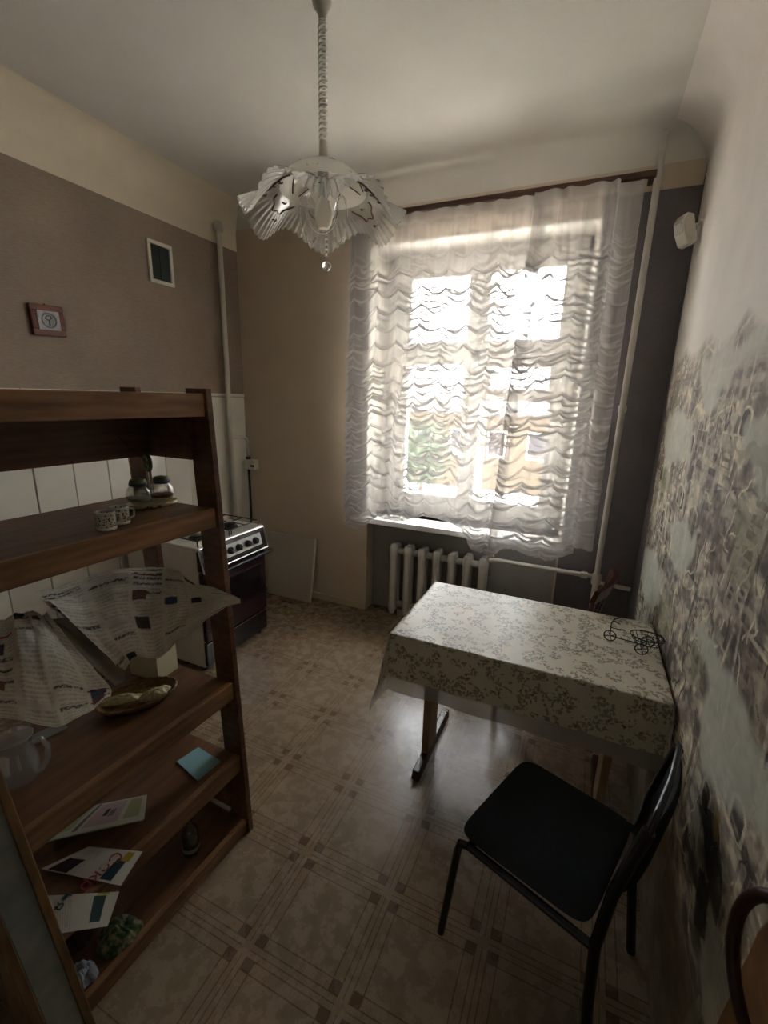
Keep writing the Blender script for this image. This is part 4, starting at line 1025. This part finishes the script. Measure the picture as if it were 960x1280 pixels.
tb_([(1.082,.50,.0), (1.050,.512,.25), (1.040,.515,.44), (1.044,.48,.60), (1.060,.455,.73), (1.072,.448,.792)], 'rear_leg', .0135)
def backrest():
    n, mv = 16, 12; b = MB()
    for side in (0, 1):
        for j in range(mv):
            v = j/(mv-1)
            for i in range(n):
                u = i/(n-1); e = abs(2*u-1)
                lo = Vector((.945,.142,.585)).lerp(Vector((1.046,.470,.585)), u); hi = Vector((.976,.146,.800)).lerp(Vector((1.074,.450,.800)), u)
                p = lo.lerp(hi, v); nrm = Vector((.95,-.31,-.12))
                edge = min(1, (1-max(e, abs(2*v-1))**6)+.15)
                p = p+nrm*(.024*(1-e*e))+nrm*(.010*edge if side else -.010*edge)
                p.z -= .03*(e**5)*(1 if v > .5 else -1)*abs(2*v-1)**2
                b.v.append(tuple(p))
        o = side*n*mv
        for j in range(mv-1):
            for i in range(n-1):
                q = (o+j*n+i, o+j*n+i+1, o+(j+1)*n+i+1, o+(j+1)*n+i); b.f.append(q if side else q[::-1])
    o = n*mv
    for i in range(n-1): b.f.append((i, i+1, o+i+1, o+i)); k = (mv-1)*n; b.f.append((k+i+1, k+i, o+k+i, o+k+i+1))
    for j in range(mv-1): b.f.append(((j+1)*n, j*n, o+j*n, o+(j+1)*n)); k = n-1; b.f.append((j*n+k, (j+1)*n+k, o+(j+1)*n+k, o+j*n+k))
    b.build('backrest', M['black_fabric'], ch, True)
backrest()
tb_([(.978,.150,.785), (.984,.158,.806), (.999,.20,.812), (1.034,.30,.812), (1.062,.40,.812), (1.071,.438,.806), (1.072,.446,.785)], 'top_tube', .0075)

# ------------------------------------------------------------------ wooden chair behind the table
c2_ = thing('spindle_chair', 'dark reddish wooden chair with curved top rail behind the table', 'chair', (.70, 1.55, 0), math.radians(-12))
seat = MB(); seat.prism([(-.20,-.19,.43),(.17,-.17,.43),(.19,0,.43),(.17,.17,.43),(-.20,.19,.43)], (0,0,.028)); seat.build('seat', M['dark_wood'], c2_, bevel=.008)
for x, y in ((-.17,-.16),(-.17,.16),(.15,-.15),(.15,.15)): MB().tube([(x*1.1,y*1.1,0),(x,y,.43)], [.014,.018], 10).build('leg', M['dark_wood'], c2_, True)
def arc(k, z): 
    a = -1+2*k; return (.19+.035*(1-a*a), .185*a, z)
crest = MB(); NN = 20
for i in range(NN):
    p = arc(i/(NN-1), 0); lf = .012*(1-(2*i/(NN-1)-1)**2)
    for (dx, z) in ((-.010,.775),(.012,.775),(.030,.835+lf),(.008,.835+lf)): crest.v.append((p[0]+dx+.02, p[1], z))
for i in range(NN-1):
    for k in range(4): crest.f.append((i*4+k, i*4+(k+1)%4, (i+1)*4+(k+1)%4, (i+1)*4+k))
crest.f += [(3,2,1,0), ((NN-1)*4, (NN-1)*4+1, (NN-1)*4+2, (NN-1)*4+3)]
crest.build('top_rail', M['dark_wood'], c2_, True)
for i in range(6):
    a = arc(.06+.88*i/5, .78); MB().tube([(.155+.02*(1-(2*i/5-1)**2), a[1]*.85, .455), (a[0]+.02, a[1], .785)], .010 if i in (0, 5) else .0075, 8).build('spindle', M['dark_wood'], c2_, True)

# ------------------------------------------------------------------ bentwood chair by the right wall, near the camera
c3_ = thing('bentwood_armchair', 'dark bentwood armchair with looped arm and amber back pad at right wall', 'chair', (.86, -.47, 0))
o3 = Vector((.86, -.47, 0)); B0 = Vector((1.035, -.117, 0)); D3 = Vector((.26, -.966, 0))
ring = [B0+D3*(.09-.09*math.cos(a))+Vector((0, 0, .952+.115*math.sin(a)))-o3 for a in [2*PI*k/40 for k in range(40)]]
MB().tube(ring, .0088, 12, closed=True).build('arm_loop', M['bent_wood'], c3_, True)
ring2 = [Vector((p.x-.02, -p.y-.06, p.z)) for p in ring]
b = MB(); b.prism([Vector((1.088, y, z))-o3 for y, z in ((-.015,.56),(-.021,.608),(-.03,.675),(-.038,.726),(-.042,.786),(-.049,.832),(-.053,.88),(-.07,.927),(-.09,.965),(-.2,1.02),(-.5,1.04),(-.74,1.0),(-.74,.56))], (.018, 0, 0))
b.build('back_pad', M['leather'], c3_, bevel=.006)
MB().tube([ring[30]+Vector((0,0,-.01)), Vector((.165,.20,.60)), Vector((.12,.20,.44))], .0095, 10).build('arm_post', M['bent_wood'], c3_, True)
MB().tube([Vector((.205,-.24,1.0)), Vector((.19,-.24,.60)), Vector((.12,-.22,.44))], .0145, 10).build('back_post', M['bent_wood'], c3_, True)
MB().lathe([(.0,.43),(.19,.43),(.205,.44),(.205,.46),(.19,.465),(.0,.475)], 32, (-.03,0,0), caps=False).build('seat', M['leather'], c3_, True)
MB().lathe([(.19,.415),(.212,.42),(.212,.445),(.20,.447)], 32, (-.03,0,0), caps=False).build('seat_ring', M['bent_wood'], c3_, True)
for x, y in ((-.16,-.13),(-.16,.13),(.11,-.15),(.11,.15)): MB().tube([(x*1.2-.01,y*1.15,0),(x,y,.43)], [.012,.016], 10).build('leg', M['bent_wood'], c3_, True)

# ------------------------------------------------------------------ pendant lamp
LX, LY = -.253, .887
lp = thing('pendant_lamp', 'pendant lamp with ruffled glass shade and red scrolls on a coiled cord', 'lamp', (LX, LY, 2.23))
z0 = 2.23
MB().lathe([(.0,ZC-z0),(.034,ZC-z0),(.032,ZC-z0-.012),(.018,ZC-z0-.03),(.012,ZC-z0-.05),(.0,ZC-z0-.05)][::-1], 24, caps=False).build('ceiling_cup', M['lamp_plastic'], lp, True)
zc0, zc1 = 2.545-z0, ZC-.045-z0; turns = 20; hp = []
for k in range(turns*16+1):
    t = k/(turns*16); a = 2*PI*turns*t; rad_ = .0130*min(1, min(t, 1-t)*30+.15); hp.append((rad_*math.cos(a), rad_*math.sin(a), zc0+(zc1-zc0)*t))
MB().tube(hp, .0042, 7).build('coiled_cord', M['lamp_plastic'], lp, True)
MB().lathe([(.0,.235),(.018,.235),(.0165,.25),(.014,.315),(.0,.317)], 16, caps=False).build('stem', M['lamp_plastic'], lp, True)
# frosted dome
dome = []
for k in range(15):
    t = k/14; a = t*PI*.44; dome.append((.164*math.sin(a)/math.sin(PI*.44), .248-.096*(1-math.cos(a))/(1-math.cos(PI*.44))))
MB().lathe([(max(r, .012), z) for r, z in dome], 48, caps=False).build('dome', M['frost'], lp, True)
# ruffled skirt: six lobes, fine ribs towards the rim
nr, na = 40, 1170
def skirt_pt(t, a):
    r = .160+.150*t
    lobes = math.cos(6*a+math.radians(168)); amp = .040*t**1.2
    zz = .152-.050*t-.034*t*t+amp*lobes
    rib = max(0, (t-.35)/.65); zz += .006*rib*math.sin(78*a); r += .004*rib*math.cos(78*a)
    r -= .02*t*(1-lobes)*.5
    return Vector((r*math.cos(a), r*math.sin(a), zz))
SP = np.array([[tuple(skirt_pt(i/(nr-1), 2*PI*j/na)) for j in range(na+1)] for i in range(nr)])
grid_mesh('ruffled_skirt', SP, M['ruffle'], lp)
# painted scrolls on each lobe
for k in range(6):
    a0 = 2*PI*k/6+math.radians(2); b = MB()
    ph = [(.10,-.34),(.22,-.27),(.30,-.16),(.42,-.10),(.36,0.0),(.42,.10),(.30,.16),(.22,.27),(.10,.34)]
    pts = []
    for q in catmull(np.array(ph), 50): pts.append(skirt_pt(q[0], a0+q[1])+Vector((0,0,-.003)))
    b.tube(pts, .0028, 5)
    for (t, a) in ((.55,-.05),(.12,.0)):
        c = skirt_pt(t, a0+a)+Vector((0,0,-.004)); b.tube([c+Vector((.011*math.cos(q)*(1-q/9), .011*math.sin(q)*(1-q/9), 0)) for q in [i*.5 for i in range(15)]], .0022, 5)
    b.build('painted_scroll', M['scroll'], lp)
b = MB()
for k in range(6):
    a0 = 2*PI*k/6+.3; pts = [(math.cos(a0+s)*rr*1.012, math.sin(a0+s)*rr*1.012, zz+.002) for s, rr, zz in ((-.42,.150,.174),(-.25,.130,.196),(0,.110,.214),(.25,.130,.196),(.42,.150,.174))]
    b.tube([tuple(q) for q in catmull(np.array(pts), 24)], .0026, 5)
b.build('dome_scroll', M['scroll'], lp)
MB().lathe([(.0,.232),(.02,.232),(.022,.18),(.026,.165),(.024,.150),(.0,.148)][::-1], 18, caps=False).build('socket', M['black_plastic'], lp, True)
MB().lathe([(.0,.028),(.018,.032),(.030,.05),(.034,.072),(.030,.095),(.018,.125),(.014,.148),(.0,.149)], 24, caps=False).build('bulb', M['frost'], lp, True)
for k in range(3):                                             # clear wire loops around the bulb
    a = 2*PI*k/3-1.1; pts = []
    for i in range(33):
        t = 2*PI*i/32; pts.append((math.cos(a)*.07-math.sin(a)*.056*math.sin(t), math.sin(a)*.07+math.cos(a)*.056*math.sin(t), .075+.08*math.cos(t)))
    MB().tube(pts[:-1], .0034, 6, closed=True).build('glass_loop', M['crystal'], lp, True)
dz = .02; 
for k in range(5): MB().lathe([(.0005,-.007),(.005,-.003),(.006,0),(.005,.003),(.0005,.007)], 10, (.012,0,.012-k*.018)).build('crystal_bead', M['crystal'], lp, True)
MB().lathe([(.0005,-.018),(.010,-.014),(.017,-.005),(.018,.002),(.013,.012),(.004,.018)], 16, (.012,0,-.098)).build('crystal_drop', M['crystal'], lp, True)

# ------------------------------------------------------------------ small things on the walls
vt = thing('vent_grille', 'white framed ventilation grille high on the brown left wall', 'vent', (XL, 1.489, 2.424))
b = MB(); hy, hz, t = .091, .121, .022
b.box(0,.014,-hy,hy,hz-t,hz).box(0,.014,-hy,hy,-hz,-hz+t).box(0,.014,-hy,-hy+t,-hz+t,hz-t).box(0,.014,hy-t,hy,-hz+t,hz-t).build('frame', M['plastic_white'], vt, bevel=.003)
MB().box(.0,.010,-.005,.005,-hz+t,hz-t).build('middle_bar', M['vent_dark'], vt)
MB().box(.0,.003,-hy+t,hy-t,-hz+t,hz-t).build('backing', M['vent_dark'], vt)
slt = None
for k in range(14):
    z = -hz+t+.007+k*(2*hz-2*t-.014)/13
    MB().box(.003,.007,-hy+t,hy-t,z-.0022,z+.0022).build('louvre', M['vent_dark'], vt)
pc = thing('framed_relief', 'small red wooden frame with grey round relief on the left wall', 'picture', (XL, .762, 1.981)); pc.rotation_euler = (math.radians(2), 0, 0)
b = MB(); hy, hz, t = .080, .073, .030
b.box(0,.020,-hy,hy,hz-t,hz).box(0,.020,-hy,hy,-hz,-hz+t).box(0,.020,-hy,-hy+t,-hz+t,hz-t).box(0,.020,hy-t,hy,-hz+t,hz-t).build('frame', M['frame_red'], pc, bevel=.004)
M['relief'] = plain('grey_relief', (.36,.33,.33,1), .4, .2, 60); M['relief_dark'] = plain('dark_relief', (.19,.17,.18,1), .4, .3, 60)
tl_ = MB().box(0,.024,-hy+t-.002,hy-t+.002,-hz+t-.002,hz-t+.002).build('tile_plate', M['relief'], pc)
MB().tube([(.025, .034*math.cos(a), .034*math.sin(a)) for a in [2*PI*k/28 for k in range(28)]], .003, 6, closed=True).build('ring', M['relief_dark'], pc)
MB().tube([(.025,0,-.026),(.025,.002,.004)], .004, 6).tube([(.025,0,0),(.025,.015,.014),(.025,.006,.022),(.025,-.010,.02),(.025,-.016,.008),(.025,0,0)], .004, 6).build('tree_motif', M['relief_dark'], pc)
MB().lathe([(.004,0),(.008,.006),(.004,.012)], 8, (.008,.0,hz-.006)).build('hanging_eye', M['frame_red'], pc)

sn = thing('motion_sensor', 'small ivory motion sensor on a bracket near the right corner', 'sensor', (XR, 2.03, 2.46))
Mx = Matrix.Translation((-.058,-.005,.0)) @ Matrix.Rotation(math.radians(25), 4, 'Z') @ Matrix.Rotation(math.radians(-18), 4, 'Y')
bb = MB(); bb.prism([Mx @ Vector(q) for q in ((-.03,-.045,-.062),(-.008,-.045,-.075),(.016,-.045,-.062),(.016,-.045,.055),(-.012,-.045,.070),(-.036,-.045,.045),(-.038,-.045,-.01))], (Mx.to_3x3() @ Vector((0,.08,0)))); bb.build('housing', M['plastic_white'], sn, bevel=.006)
MB().tube([(-.045,0,.0),(-.02,.0,.02),(0,0,.03)], .008, 8).build('bracket', M['plastic_white'], sn, True)
bb = MB(); bb.prism([Mx @ Vector(q) for q in ((-.034,-.03,-.012),(-.041,-.03,-.008),(-.041,-.03,.035),(-.037,-.03,.042))], (Mx.to_3x3() @ Vector((0,.05,0)))); bb.build('lens', M['cup_rim'], sn)
